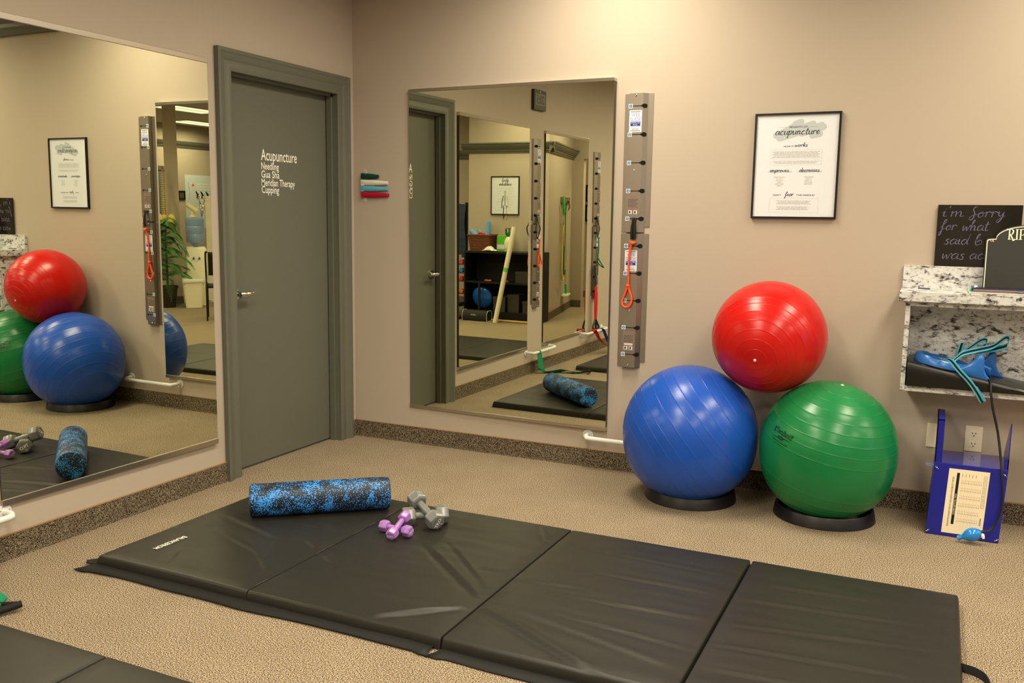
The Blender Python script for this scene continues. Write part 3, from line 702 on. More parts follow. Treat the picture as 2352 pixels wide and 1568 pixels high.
text(m, 'Professional Exercise Ball', onball, 0, -.030, .0095, .105, 'c', .0003)
text(m, 'www.thera-band.com', onball, -.008, -.041, .005, .05, 'c', .0003)
m.build('logo', [mat('ball_print', (10, 28, 18), .4), mat('ball_print_green', (50, 150, 95), .4)], t, smooth=0)
m = MB()
for u, v, a, b2 in ((.045, -.128, .010, .0035), (.062, -.131, .009, .0035), (.035, -.142, .003, .002), (.066, -.160, .003, .003), (.082, -.162, .002, .003)):
    m.add([onball(u+a*math.cos(q*PI/5), v+b2*math.sin(q*PI/5)) for q in range(10)], [tuple(range(10))])
m.build('scuff_marks', mat('scuff', (226, 190, 130), .7), t, smooth=0)
t = thing('exercise_ball', 'red exercise ball resting on top of the blue and green balls', 'exercise ball', (RC.x, RC.y, RC.z-RR), 'exercise balls stacked against the wall')
ball_mesh(RC, RR, (-.059, -.953, -.297), RIDG)[0].build('ball', ballmat('red_vinyl_ball', (192, 18, 14)), t, smooth=60)
plug(t, RC, RR, (-.059, -.953, -.297))
RINGM = mat('ring_plastic', (26, 25, 29), .38)
def ring(x, y, ro, label):
    m = MB(); m.lathe([(ro-.055, .002), (ro, .0), (ro+.004, .004), (ro-.006, .052), (ro-.010, .058), (ro-.016, .058), (ro-.020, .052), (ro-.05, .012), (ro-.055, .002)], 72, Matrix.Translation((x, y, 0)))
    tag(m.build('ball_ring', RINGM, base=(x, y, 0)), label, 'ball stand', 'black ball rings on the carpet')
ring(2.352, -.312, .234, 'black plastic ring holding the blue ball')
ring(3.024, -.295, .240, 'black plastic ring holding the green ball')

# ================================================================== folding floor mats
MATH = .046
def crease(px, py, a, c, wd, amp):
    ax, ay = a; cx, cy = c; dx, dy = cx-ax, cy-ay; L2 = dx*dx+dy*dy; k = ((px-ax)*dx+(py-ay)*dy)/L2
    if k < -.15 or k > 1.1: return 0
    kk = max(0, min(1, k)); d = math.hypot(px-ax-dx*kk, py-ay-dy*kk); side = ((px-ax)*dy-(py-ay)*dx)/math.sqrt(L2)
    fade = math.sin(PI*min(1, max(0, kk*.8+.1)))
    return amp*fade*(math.exp(-(d/wd)**2) - .8*math.exp(-((side-wd*1.3)/(wd*1.2))**2)*(1 if 0 < k < 1 else 0))
CREASES = [((.85, -1.62), (1.15, -1.72), .02, .0022), ((.62, -1.95), (1.02, -2.10), .02, .0024), ((.9, -2.05), (1.14, -2.22), .018, .002), ((1.534, -1.664), (2.004, -2.06), .028, .0050), ((1.62, -1.60), (2.00, -1.98), .022, .0026), ((1.70, -2.38), (2.00, -2.14), .03, .0055), ((2.045, -2.13), (2.66, -2.42), .03, .0060),
           ((2.06, -2.06), (2.75, -2.24), .03, .0028), ((1.86, -1.80), (2.0, -1.78), .02, .0024), ((2.05, -1.83), (2.35, -1.80), .02, .0026), ((1.86, -1.18), (2.0, -1.42), .018, .0020),
           ((1.0, -1.83), (1.34, -2.05), .03, .0034), ((.45, -1.75), (.95, -1.92), .03, .0026), ((.66, -2.2), (.74, -2.36), .02, .002),
           ((2.9, -1.62), (3.5, -1.56), .02, .0026), ((2.9, -1.86), (3.55, -1.74), .022, .0026), ((2.87, -2.03), (3.45, -1.98), .02, .003), ((2.95, -1.45), (3.3, -1.42), .02, .002),
           ((2.9, -2.2), (3.5, -2.16), .02, .0026), ((2.1, -1.62), (2.75, -1.62), .02, .0028), ((2.2, -1.90), (2.8, -1.86), .02, .0026), ((2.3, -2.05), (2.8, -2.10), .02, .003), ((2.15, -1.4), (2.75, -1.42), .02, .0018)]
def panel(x0, x1, y0, y1, wr, gx0=.020, gx1=.020):
    """one padded panel, a domed height field that goes down to the carpet at its rim"""
    def ticks(a, c, ra, rc):
        e = [0, .0012, .004, .008, .013, .02, .03]
        return [a+ra*q/.02 for q in e] + [a+.045+(c-a-.09)*i/90 for i in range(91)] + [c-rc*q/.02 for q in e[::-1]]
    xs, ys = ticks(x0, x1, gx0, gx1), ticks(y0, y1, .013, .013); vs = []
    for j, y in enumerate(ys):
        for i, x in enumerate(xs):
            h = MATH
            for d, r in ((x-x0, gx0), (x1-x, gx1), (y-y0, .013), (y1-y, .013)):
                if d < r: h *= .10+.90*math.sqrt(max(0, 1-(1-d/r)**2)) if d > 1e-7 else 0
            edge = min(x-x0, x1-x, y-y0, y1-y); e = min(1, max(0, edge/.035))
            wv = 0
            if wr:
                wv = .0042*noise.noise(Vector((x*1.6, y*7, wr))) + .0024*noise.noise(Vector((x*3, y*17, wr+3)))
                for a, c, w, am in CREASES:
                    if x0-.05 < (a[0]+c[0])/2 < x1+.05: wv += crease(x, y, a, c, w*.5, am*1.9)
                # the rim rolls in and out a little
                sx = .005*noise.noise(Vector((x*5, wr, 0)))*(1 if j < 8 else 0); y += 0; 
            puff = .004*(1-math.exp(-edge/.08))
            vs.append(Vector((x, y + (.006*noise.noise(Vector((x*4, 3.1, wr))) if (wr and j < 9) else 0), max(.001, h*(.94+.06*e) + puff*e + wv*e))))
    n = len(xs); m = MB(); m.add(vs, [(j*n+i, j*n+i+1, (j+1)*n+i+1, (j+1)*n+i) for j in range(len(ys)-1) for i in range(n-1)])
    m.add([(x0, y0, .001), (x1, y0, .001), (x1, y1, .001), (x0, y1, .001)], [(0, 1, 2, 3)]); return m
t = thing('floor_mat', 'black folding floor mat carrying the foam roller and dumbbells', 'exercise mat', (2.0, -1.79, 0), 'black folding floor mats')
XS = [.385, 1.181, 2.026, 2.835, 3.622]; Y0, Y1 = -2.402, -1.185
for i in range(4): panel(XS[i]+.001, XS[i+1]-.001, Y0, Y1, 2.3+i*3.7, .012 if i == 0 else (.005, .004, .008)[i-1], .012 if i == 3 else (.005, .004, .008)[i]).build('mat_panel', VINYL, t, smooth=50)
for x0, x1 in ((.37, 2.0), (2.02, 3.61)):
    m = MB(); vs = []; N = 60
    for i in range(N+1):
        x = x0+(x1-x0)*i/N; e = min(i, N-i)/N; yo = Y0-.062+.014*noise.noise(Vector((x*3.5, .4, 0)))-.010*(e < .02)
        zz = .005+.006*abs(noise.noise(Vector((x*5, 2, 0))))
        vs += [Vector((x+(.02 if i == 0 else 0), Y0+.012, .010)), Vector((x, (Y0+yo)/2, .007)), Vector((x-(.022 if i == 0 else 0)+(.015 if i == N else 0), yo, zz))]
    m.add(vs, [(i*3+k, i*3+k+1, (i+1)*3+k+1, (i+1)*3+k) for i in range(N) for k in range(2)])
    o = m.build('edge_flap', VINYLF, t); o['label'] = 'thin fastening flap along the front edge'; md = o.modifiers.new('thick', 'SOLIDIFY'); md.thickness = .003
m = MB(); m.add([(.392, -2.40, .006), (.352, -2.425, .012), (.338, -2.408, .016), (.390, -2.33, .012), (.392, -2.40, .010), (.352, -2.425, .016), (.338, -2.408, .020), (.390, -2.33, .016)], [(0,1,2,3),(7,6,5,4),(0,4,5,1),(1,5,6,2),(2,6,7,3),(3,7,4,0)]); m.build('corner_tab', VINYLF, t, smooth=0)
m = MB(); m.strip(spline([(3.612, -1.775, .022), (3.66, -1.80, .026), (3.690, -1.83, .020), (3.700, -1.92, .016), (3.698, -2.02, .014), (3.66, -2.06, .02), (3.612, -2.06, .022)], 6), (0, .3, 1), (-.014, .014), .003); m.build('carry_strap', WEBB, t)
m = MB(); mt = plane((.556, -2.165, .0515), (-.03, -1, 0), (1, -.03, 0), (0, 0, 1))
text(m, 'BALANCEFROM', mt, 0, -.012, .026, .168, 'c', .0006, bold=.02); m.build('lettering', TEXTW, t, smooth=0)
XS2 = [.30, 1.136, 1.98, 2.79, 3.58]; t = thing('floor_mat', 'second black folding mat, at the bottom left corner of the view', 'exercise mat', (1.9, -3.6, 0), 'black folding floor mats')
for i in range(4): panel(XS2[i]+.001, XS2[i+1]-.001, -4.19, -2.985, 0, .007, .007).build('mat_panel', VINYL, t, smooth=50)

# ================================================================== foam roller and dumbbells
A, B = Vector((.615, -1.745, 0)), Vector((1.128, -1.330, 0)); r = .0765; zt = MATH+.006
A.z = B.z = zt+r; ax = (B-A).normalized(); A = A+ax*.008
q = ax.to_track_quat('Z', 'Y').to_matrix().to_4x4(); L = (B-A).length
m = MB(); m.lathe([(.001, .002), (r-.012, .0), (r-.003, .004), (r, .012), (r, L/2), (r, L-.012), (r-.003, L-.004), (r-.012, L), (.001, L-.002)], 64, Matrix.Translation(A) @ q, caps=(True, True))
tag(m.build('foam_roller', SPECK, base=A), 'black foam roller with bright blue speckles lying on the mat', 'foam roller')
def dumbbell(name, p, q_, head, rh, rc, material, label, face_txt, num, roll=0.0, trot=0.0):
    """p, q_ = centres of the two heads; head = head length, rh = across-corner radius, rc = grip radius"""
    p, q_ = Vector(p), Vector(q_); d = (q_-p).normalized(); L = (q_-p).length
    t = thing(name, label, 'dumbbell', (p+q_)/2, 'dumbbells on the black mat')
    M0 = Matrix.Translation(p) @ d.to_track_quat('Z', 'Y').to_matrix().to_4x4() @ Matrix.Rotation(roll, 4, 'Z')
    m = MB(); m.lathe([(rc*.92, head*.3), (rc, L*.38), (rc*1.06, L/2), (rc, L*.62), (rc*.92, L-head*.3)], 24, M0); m.build('grip', material, t)
    for z0, s_ in ((0, 1), (L, -1)):
        h = MB(); prof = [(.72, .50), (.93, .42), (1, .26), (1, -.28), (.94, -.44), (.80, -.52)]
        vs = []; n = 6
        for rr, zz in prof:
            for k in range(n):
                a0 = 2*PI*k/n + PI/6; vs.append(M0 @ Vector((rh*rr*math.cos(a0), rh*rr*math.sin(a0), z0 + s_*zz*head)))
        fs = [(i*n+k, i*n+(k+1) % n, (i+1)*n+(k+1) % n, (i+1)*n+k) for i in range(len(prof)-1) for k in range(n)] + [tuple(range(n)), tuple((len(prof)-1)*n+k for k in range(n))[::-1]]
        h.add(vs, fs); h.build('head', material, t, smooth=25, bevel=rh*.10, seg=3)
        fz = z0 - s_*head*.52
        w = -1*s_
        ct, st_ = math.cos(trot), math.sin(trot)
        fnt = lambda u, v, k=0: M0 @ Vector(((u*ct-v*st_)*(-s_), u*st_+v*ct, fz + w*(.0012+k)))
        tx = MB(); text(tx, face_txt, fnt, 0, -rh*.16, rh*.36, rh*1.15, 'c', .0004, bold=.03)
        if num: text(tx, num, fnt, 0, -rh*.60, rh*.26, None, 'c', .0004)
        tx.build('lettering', TEXTW, t, smooth=0)
    return t
GREYV = mat('grey_vinyl', (120, 122, 122), .24, coat=.3); PURP = mat('purple_vinyl', (166, 116, 196), .32, coat=.2)
z0 = MATH+.006
def quadz(h): return z0+h
dumbbell('dumbbell', (1.338, -1.494, z0+.038), (1.455, -1.396, z0+.038), .060, .0445, .017, GREYV, 'grey dumbbell lying flat under the other grey one', 'TKO', '7', PI/6)
dumbbell('dumbbell', (1.337, -1.420, z0+.095), (1.471, -1.488, z0+.043), .060, .0445, .017, GREYV, 'grey dumbbell propped across the lower grey one', 'TKO', '7', .2, 1.05)
dumbbell('dumbbell', (1.292, -1.620, z0+.0245), (1.417, -1.634, z0+.0245), .042, .027, .0125, PURP, 'purple dumbbell lying flat under the other purple one', 'TKO', '3', PI/6)
dumbbell('dumbbell', (1.374, -1.588, z0+.068), (1.381, -1.697, z0+.029), .042, .027, .0125, PURP, 'purple dumbbell propped across the lower purple one', 'TKO', '', .15, PI)

# ================================================================== marbled wall shelf and what stands on it
XE = 4.55                                                # the shelf runs on past the right edge of the photo
t = thing('wall_shelf', 'marbled black and white wall shelf with an open box below', 'wall shelf', (3.9, 0, .66))
m = MB(); m.box((3.300, -.252, 1.088), (XE, 0, 1.137)); m.build('countertop', GRANITE, t, smooth=0, bevel=.003)
m = MB(); m.box((3.303, -.022, 1.137), (XE, 0, 1.250)); m.build('backsplash', GRANITE, t, smooth=0, bevel=.002)
for x in (3.331, XE-.05): m = MB(); m.box((x, -.228, .655), (x+.021, -.004, 1.088)); m.build('side_panel', GRANITE, t, smooth=0, bevel=.001)
m = MB(); m.box((3.352, -.226, .655), (XE-.05, -.004, .682)); m.build('bottom_panel', GRANITE, t, smooth=0, bevel=.001)
m = MB(); m.box((3.352, -.222, 1.066), (XE-.05, -.204, 1.088)); m.build('front_rail', GRANITE, t, smooth=0)
m = MB(); m.box((3.352, -.016, .682), (XE-.05, -.004, 1.088)); m.build('back_panel', GRANITE, t, smooth=0)

# glossy chalkboard with purple hand lettering
SL = mat('glossy_blackboard', (34, 31, 28), .06, spec=.55)
PURPLE = mat('chalk_purple', (104, 101, 130), .8)
t = thing('chalkboard', 'glossy black board with purple hand lettering on the backsplash ledge', 'chalkboard', (3.62, 0, 1.25))
m = MB(); m.box((3.438, -.018, 1.2505), (3.800, -.006, 1.547)); m.build('board', SL, t, smooth=0, bevel=.0015)
fb = WB(-.018)
for w_, u, v, xh, wd, rise in (("i'm", 3.455, 1.490, .026, .098, 0), ('Sorry', 3.575, 1.487, .026, .150, .03), ('for', 3.452, 1.425, .026, .070, 0), ('what', 3.548, 1.423, .026, .112, .02), ('said', 3.474, 1.357, .026, .106, 0), ('b', 3.605, 1.357, .026, .038, .02), ('was', 3.468, 1.286, .027, .100, 0), ('ac', 3.588, 1.288, .026, .062, .02)):
    m = MB(); script(m, w_, fb, u, v, xh, wd, .0014, .22, rise=rise); m.build('lettering', PURPLE, t, smooth=0)


# tombstone shaped chalkboard
CHALK = mat('matte_chalkboard', (42, 40, 38), .6, vary=(6, .12)); CREAM = mat('cream_ink', (240, 232, 206), .6)
t = thing('chalkboard', 'tombstone shaped chalkboard with white border and RIP lettering', 'chalkboard', (3.83, -.11, 1.138))
def tomb(inset):
    h = .178-inset; sh = 1.392-inset; cx = 3.830; out = [(cx-h, 1.138+inset*.2), (cx-h, sh-.010)]
    out += [(cx-h+.004*(1-math.cos(a))*2.5, sh-.010+.010*math.sin(a)) for a in (.5, 1.0, 1.57)]
    out += [(cx-.137+inset*.35, sh+.002)]
    R_ = .137-inset*.35
    out += [(cx-R_*math.cos(PI*k/20), sh+.004+(1.455-inset-sh-.004)*math.sin(PI*k/20)) for k in range(1, 20)]
    out += [(2*cx-u, v) for u, v in out[:6][::-1]]; return out
ft = lambda u, v, w=0: Vector((u, -.125 + (v-1.138)*.12 - w, v))
m = MB(); m.prism(tomb(0), ft, -.008, 0); m.build('board', CHALK, t, smooth=0, bevel=.001)
m = MB(); a, c = tomb(.005), tomb(.0088); n = len(a)
m.add([ft(u, v, .0012) for u, v in a] + [ft(u, v, .0012) for u, v in c], [(i, i+1, n+i+1, n+i) for i in range(n-1)])
def serif(mm, strokes, pen):
    for st in strokes:
        P2 = spline([Vector((*p, 0)) for p in st], 6) if len(st) > 2 else [Vector((*p, 0)) for p in st]; vs = []
        for i in range(len(P2)):
            d = (P2[min(i+1, len(P2)-1)]-P2[max(0, i-1)]).normalized(); nn = Vector((-d.y, d.x, 0)); wd = pen*(1 if abs(d.y) > abs(d.x) else .45)
            vs += [ft(*(P2[i]-nn*wd).xy, .0014), ft(*(P2[i]+nn*wd).xy, .0014)]
        mm.add(vs, [(2*i, 2*i+1, 2*i+3, 2*i+2) for i in range(len(P2)-1)])
X, Z, hh = 3.748, 1.388, .046
serif(m, [[(X, Z), (X, Z+hh)], [(X-0.0058, Z), (X+0.0072, Z)], [(X-0.0101, Z+hh-.004), (X-0.0086, Z+hh+.001), (X-0.0029, Z+hh), (X+0.0101, Z+hh), (X+0.0158, Z+hh-.010), (X+0.0101, Z+hh*.5), (X, Z+hh*.5)], [(X+0.0043, Z+hh*.5), (X+0.0115, Z+.008), (X+0.0173, Z-.006), (X+0.0230, Z+.002)]], .0028)
X2 = X+.031; serif(m, [[(X2, Z), (X2, Z+hh)], [(X2-0.0058, Z), (X2+0.0058, Z)], [(X2-0.0058, Z+hh), (X2+0.0058, Z+hh)]], .0030)
X3 = X+.046; serif(m, [[(X3, Z), (X3, Z+hh)], [(X3-0.0058, Z), (X3+0.0065, Z)], [(X3-0.0058, Z+hh), (X3+0.0115, Z+hh), (X3+0.0194, Z+hh*.74), (X3+0.0115, Z+hh*.46), (X3, Z+hh*.46)]], .0030)
serif(m, [[(3.672, 1.380), (3.676, 1.386), (3.682, 1.382), (3.676, 1.376), (3.671, 1.379)], [(3.682, 1.386), (3.683, 1.376), (3.688, 1.376)]], .0012)
m.build('lettering', CREAM, t, smooth=0)['label'] = 'white border and RIP lettering'

# clipboards, folders, pens
NAVY = mat('navy_plastic', (44, 44, 104), .35); BRWN = mat('clipboard_edge', (128, 92, 62), .6); GREYB = mat('grey_board', (176, 168, 152), .4)
t = thing('clipboard', 'grey clipboard at the bottom of the stack on the shelf', 'clipboard', (3.75, -.13, 1.137))
m = MB(); m.box((3.592, -.246, 1.1375), (3.92, -.03, 1.1405)); m.build('board', GREYB, t, smooth=0, bevel=.001)
m = MB(); m.box((3.596, -.246, 1.1405), (3.92, -.032, 1.1445)); m.build('paper_sheets', PAPER, t, smooth=0)
for i in range(4):
    m = MB(); m.box((3.607+.002*i, -.236+.002*(i % 2), 1.1445+.0032*i), (3.91, -.035, 1.1472+.0032*i))
    tag(m.build('clipboard', BRWN if i % 2 == 0 else GREYB, base=(3.76, -.13, 1.1445+.0032*i), smooth=0, bevel=.0006), ['lowest brown clipboard in the stack, just above the grey one', 'second clipboard up, grey edge in the stack', 'third clipboard up, brown edge in the stack', 'fourth clipboard up, grey edge under the navy folder'][i], 'clipboard', 'clipboards stacked on the shelf')
t = thing('folder', 'navy blue plastic folder on top of the clipboard stack', 'folder', (3.76, -.13, 1.158))
m = MB(); m.box((3.607, -.232, 1.1576), (3.91, -.04, 1.163)); m.build('cover', NAVY, t, smooth=0, bevel=.001)
m = MB(); m.box((3.624, -.212, 1.163), (3.91, -.06, 1.1655)); m.build('window_pane', mat('folder_window', (38, 36, 36), .12), t, smooth=0)
m = MB(); m.box((3.618, -.185, 1.163), (3.632, -.075, 1.1662)); m.build('label_tab', PAPER, t, smooth=0)
t = thing('binder_clip', 'black binder clip on the front of the clipboard stack', 'binder clip', (3.80, -.24, 1.145))
m = MB(); m.prism([(-.246, 1.146), (-.236, 1.158), (-.226, 1.152), (-.226, 1.146)], lambda u, v, w: Vector((w, u, v)), 3.792, 3.812); m.build('clip_body', BLACKP, t, smooth=0)
m = MB(); m.tube([(3.796, -.246, 1.150), (3.798, -.256, 1.1515), (3.806, -.256, 1.1515), (3.808, -.246, 1.150)], .0012, 6); m.build('wire_handle', CHROME, t)
t = thing('marker', 'green marker pen at the left end of the clipboard stack', 'marker', (3.603, -.16, 1.15))
m = MB(); m.cyl((3.602, -.205, 1.1505), (3.606, -.150, 1.1525), .0055, .006, 14); m.build('cap', mat('marker_green', (40, 196, 110), .35), t)
m = MB(); m.cyl((3.606, -.150, 1.1525), (3.612, -.07, 1.1535), .0055, .0055, 14); m.build('barrel', mat('marker_dark_green', (24, 120, 66), .35), t)
t = thing('pen', 'thin dark blue pen lying on the marbled countertop', 'pen', (3.40, -.06, 1.137))
m = MB(); m.cyl((3.376, -.045, 1.141), (3.425, -.075, 1.141), .0035, .0035, 10); m.build('barrel', mat('pen_blue', (70, 70, 110), .35), t)
m = MB(); m.cyl((3.425, -.075, 1.141), (3.431, -.079, 1.141), .003, .0008, 10); m.build('tip', BLACKP, t)

# ================================================================== wedge cushion and neck traction device in the open box
VB = mat('cushion_vinyl', (22, 20, 19), .30, bump=(300, .04, .001))
m = MB(); vs = []
LX = [3.357, 3.366, 3.39, 3.5, 3.6, 3.7, 3.8, 3.9, 4.0]
def wz(x): return .685 + .115*(1-((x-3.357)/.62)**1.0)*(1 if x < 3.97 else 1)
prof = lambda x: [(-.246, .684), (-.249, .684+(wz(x)-.684)*.5), (-.250, wz(x)-.012), (-.244, wz(x)-.002), (-.232, wz(x)+.002), (-.14, wz(x)+.010), (-.05, wz(x)+.012), (-.030, wz(x)+.006), (-.022, wz(x)-.006), (-.020, .684)]
for x in LX: vs += [Vector((x, y, max(.684, z))) for y, z in prof(x)]
n = 10; m.add(vs, [(i*n+k, i*n+k+1, (i+1)*n+k+1, (i+1)*n+k) for i in range(len(LX)-1) for k in range(n-1)] + [tuple(range(n)), tuple((len(LX)-1)*n+k for k in range(n))[::-1], ] + [(i*n, (i+1)*n, (i+1)*n+n-1, i*n+n-1) for i in range(len(LX)-1)])
tag(m.build('wedge_cushion', VB, base=(3.65, -.13, .684), smooth=40), 'black vinyl wedge cushion lying in the marbled box', 'cushion')
t = thing('neck_traction_device', 'blue neck traction device with straps, hose and hand bulb', 'traction device', (3.58, -.14, .80))
BLU = mat('device_blue', (34, 100, 178), .33, coat=.2, vary=(14, .12))
BULB = mat('bulb_blue', (28, 128, 214), .16, coat=.5)
TEAL = mat('strap_teal', (84, 186, 216), .6)
topz = lambda x: wz(x)+.012
m = MB(); N = 48; vs = []
for i in range(N):
    a = 2*PI*i/N; cx = 3.508+.108*math.cos(a); cy = -.135+.088*math.sin(a); z = topz(cx); h = .034+.006*(math.cos(a) < -.5); nx, ny = math.cos(a), math.sin(a)
    for d, k in ((-.008, .0), (-.010, .4), (-.004, .9), (.004, 1.0), (.012, .75), (.017, .3), (.018, 0)): vs.append(Vector((cx+nx*d, cy+ny*d, z-.004+h*k)))
m.add(vs, [(i*7+k, i*7+(k+1) % 7, ((i+1) % N)*7+(k+1) % 7, ((i+1) % N)*7+k) for i in range(N) for k in range(7)]); m.build('head_ring', BLU, t, smooth=50)
def fin(y0, dx, dz, name):
    prof = [(3.560, .772), (3.585, .790), (3.615, .806), (3.640, .828), (3.654, .848), (3.664, .858), (3.674, .857), (3.682, .845), (3.684, .815), (3.688, .785), (3.700, .760), (3.716, .742), (3.722, .733), (3.712, .727), (3.66, .737), (3.60, .750)]
    prof = spline([Vector((a+dx, b2+dz, 0)) for a, b2 in prof], 4, True); c = sum(prof, Vector())/len(prof); m = MB()
    lay = [(-.026, .72), (-.023, .90), (-.014, .99), (0, 1.0), (.014, .99), (.023, .90), (.026, .72)]; n = len(prof); vs = []
    for w, k in lay: vs += [Vector((c.x+(p.x-c.x)*k, y0+w, c.y+(p.y-c.y)*k)) for p in prof]
    m.add(vs, [(j*n+i, j*n+(i+1) % n, (j+1)*n+(i+1) % n, (j+1)*n+i) for j in range(len(lay)-1) for i in range(n)] + [tuple(range(n))[::-1], tuple((len(lay)-1)*n+i for i in range(n))])
    m.build(name, BLU, t, smooth=60)
fin(-.208, 0, -.004, 'neck_pad'); fin(-.075, .055, 0, 'neck_pad')
m = MB()
def cradle(u, v):
    a = PI*u; x = 3.640+.075*v; return Vector((x, -.142-.055*math.cos(a), .815-.048*math.sin(a)-.03*v + .004*math.cos(4*a)))
m.grid(cradle, 17, 7); o = m.build('cradle', BLU, t); md = o.modifiers.new('thick', 'SOLIDIFY'); md.thickness = .008
def band(pts, wd, nm='strap', w=.0115):
    m = MB(); m.strip(spline(pts, 6), wd, (-w, -w*.42, w*.42, w), .003, (1, 0, 1)); m.build(nm, [WEBB, TEAL], t)
band([(3.490, -.236, .806), (3.510, -.250, .822), (3.540, -.262, .824), (3.580, -.275, .780), (3.628, -.282, .730), (3.664, -.282, .680), (3.684, -.276, .645), (3.690, -.270, .642), (3.684, -.266, .655), (3.65, -.264, .705)], (.8, -.35, .55))
band([(3.545, -.20, .800), (3.575, -.18, .832), (3.60, -.17, .850), (3.66, -.15, .868), (3.72, -.14, .888), (3.762, -.13, .925), (3.778, -.125, .928), (3.780, -.12, .905), (3.772, -.12, .888), (3.72, -.12, .870), (3.65, -.12, .858)], (.15, .75, .62), w=.018)
band([(3.575, -.15, .835), (3.62, -.12, .868), (3.665, -.10, .905), (3.688, -.09, .910), (3.690, -.085, .885), (3.66, -.08, .862)], (.15, .75, .62), w=.015)
band([(3.578, -.06, .83), (3.584, -.055, .86), (3.590, -.05, .882), (3.598, -.045, .875)], (1, .2, 0), w=.012)
HOSE = [(3.706, -.222, .742), (3.714, -.262, .735), (3.718, -.285, .690), (3.730, -.295, .62), (3.757, -.305, .516), (3.777, -.335, .40), (3.787, -.362, .314), (3.794, -.374, .20), (3.783, -.382, .125), (3.762, -.392, .080), (3.742, -.40, .068), (3.726, -.403, .063)]
m = MB(); m.tube(spline(HOSE, 8), .0052, 10); m.build('hose', BLACKP, t)['label'] = 'black rubber hose'
bd = Vector((-.82, -.05, -.36)).normalized(); b0 = Vector((3.722, -.404, .062))
m = MB(); M = Matrix.Translation(b0) @ bd.to_track_quat('Z', 'Y').to_matrix().to_4x4()
m.lathe([(.008, 0), (.014, .004), (.025, .017), (.031, .034), (.031, .048), (.025, .065), (.015, .078), (.010, .085), (.0105, .094), (.012, .101), (.0105, .106), (.004, .107)], 28, M, caps=(True, True)); m.build('hand_bulb', BULB, t)['label'] = 'shiny bright blue hand bulb'
m = MB(); m.cyl(b0-bd*.012, b0+bd*.002, .0085, .008, 14); m.build('bulb_collar', BLACKP, t)
m = MB(); m.tube([b0+Vector((.004, -.010, -.004)), b0+Vector((.006, -.016, -.012)), b0+Vector((.009, -.019, -.024))], [.006, .0075, .005], 10); m.build('release_valve', WHITEP, t)

# ================================================================== blue sit-and-reach box
NB = mat('blue_enamel', (24, 30, 140), .30, coat=.15, vary=(5, .06))
t = thing('sit_and_reach_box', 'blue metal flexibility test box under the marbled shelf', 'flexibility test box', (3.65, -.2, 0))
YF, YB, ZT = -.345, -.045, .343
def fx(z): return .017*z/.345
m = MB(); fb = lambda u, v, w=0: Vector((u+fx(v), YF+.03*v/.345-w, v))
m.prism([(3.490, .002), (3.797, .002), (3.797, ZT), (3.490, ZT)], fb, -.004, 0); m.build('front_panel', NB, t, smooth=0, bevel=.001)
for x in (3.490, 3.793): m = MB(); m.prism([(YF+.004, .002), (YB, .002), (YB, ZT), (YF+.03, ZT)], lambda u, v, w: Vector((x+fx(v)+w, u, v)), 0, .004); m.build('side_panel', NB, t, smooth=0)
m = MB(); m.box((3.507, YF+.03, ZT-.006), (3.814, YB, ZT)); m.build('top_panel', mat('blue_gloss', (30, 40, 150), .05, coat=.6), t, smooth=0)
m = MB(); m.box((3.507, YF+.031, ZT), (3.538, YF+.035, .548)); m.box((3.507, YF+.031, ZT), (3.511, YB, .548)); m.box((3.507, YF+.031, .544), (3.538, YB, .548)); m.build('foot_plate', NB, t, smooth=0)
m = MB(); m.prism([(YF+.031, ZT), (YB, ZT), (YB, ZT+.02), (YF+.05, .556), (YF+.031, .556)], lambda u, v, w: Vector((3.809+w, u, v)), 0, .004); m.box((3.793, YF+.031, ZT), (3.813, YF+.035, ZT+.05)); m.build('foot_plate', NB, t, smooth=0)
m = MB(); m.box((3.513, YF+.034, ZT), (3.530, YF+.05, ZT+.026)); m.build('rubber_block', BLACKM, t, smooth=0)
m = MB(); m.box((3.470, -.30, .318), (3.5065, -.285, .328)); m.build('side_tab', mat('tab_blue', (110, 124, 170), .4), t, smooth=0)
m = MB(); fs = lambda u, v, w=0: fb(u, v, .0006+w); SX0, SX1, SZ0, SZ1 = 3.556, 3.726, .018, .322
quad2(m, fs, SX0, SZ0, SX1, SZ1, 0, 0)
rot = lambda uc: (lambda u, v, w=0: fs(uc-v, u, w))     # lettering that reads upward
text(m, 'PERCENTILE RANKS FOR SIT-AND-REACH FLEXIBILITY TESTER', rot(SX0+.026), .050, 0, .0075, .235, 'l', .0004, 2)
quad2(m, fs, SX0+.035, .062, SX0+.047, .305, .0004, 2); text(m, 'COOPER INSTITUTE / YMCA', rot(SX0+.0445), .107, 0, .0075, .10, 'l', .0008, 0)
for r_ in range(13):
    for c_ in range(6):
        u = SX0+.058+.0068*r_; v = .076+.036*c_
        for k, mi in ((0, 2), (.011, 1)): quad2(m, fs, u, v+k, u+.0022, v+k+.0065, .0003, 3 if mi == 2 else 1)
for r_ in range(5): quad2(m, fs, SX0+.060+.014*r_, .042, SX0+.0606+.014*r_, .30, .0002, 4); quad2(m, fs, SX0+.058+.014*r_, .288, SX0+.0605+.014*r_, .303, .0003, 3)
for k in range(3): blur_line(m, lambda u, v, w=0: fs(SX0+.150+.006*k-v, u, .0004), .150, .305, 0, .002, 3, 70+k)
quad2(m, fs, SX0+.152, .070, SX0+.158, .105, .0003, 3)
m.build('score_chart', [mat('chart_paper', (236, 222, 190), .55), mat('chart_pink', (226, 160, 140), .7), BLACKM, mat('chart_grey', (150, 142, 128), .7), mat('chart_line', (206, 192, 160), .7)], t, smooth=0)['label'] = 'cream printed score chart'
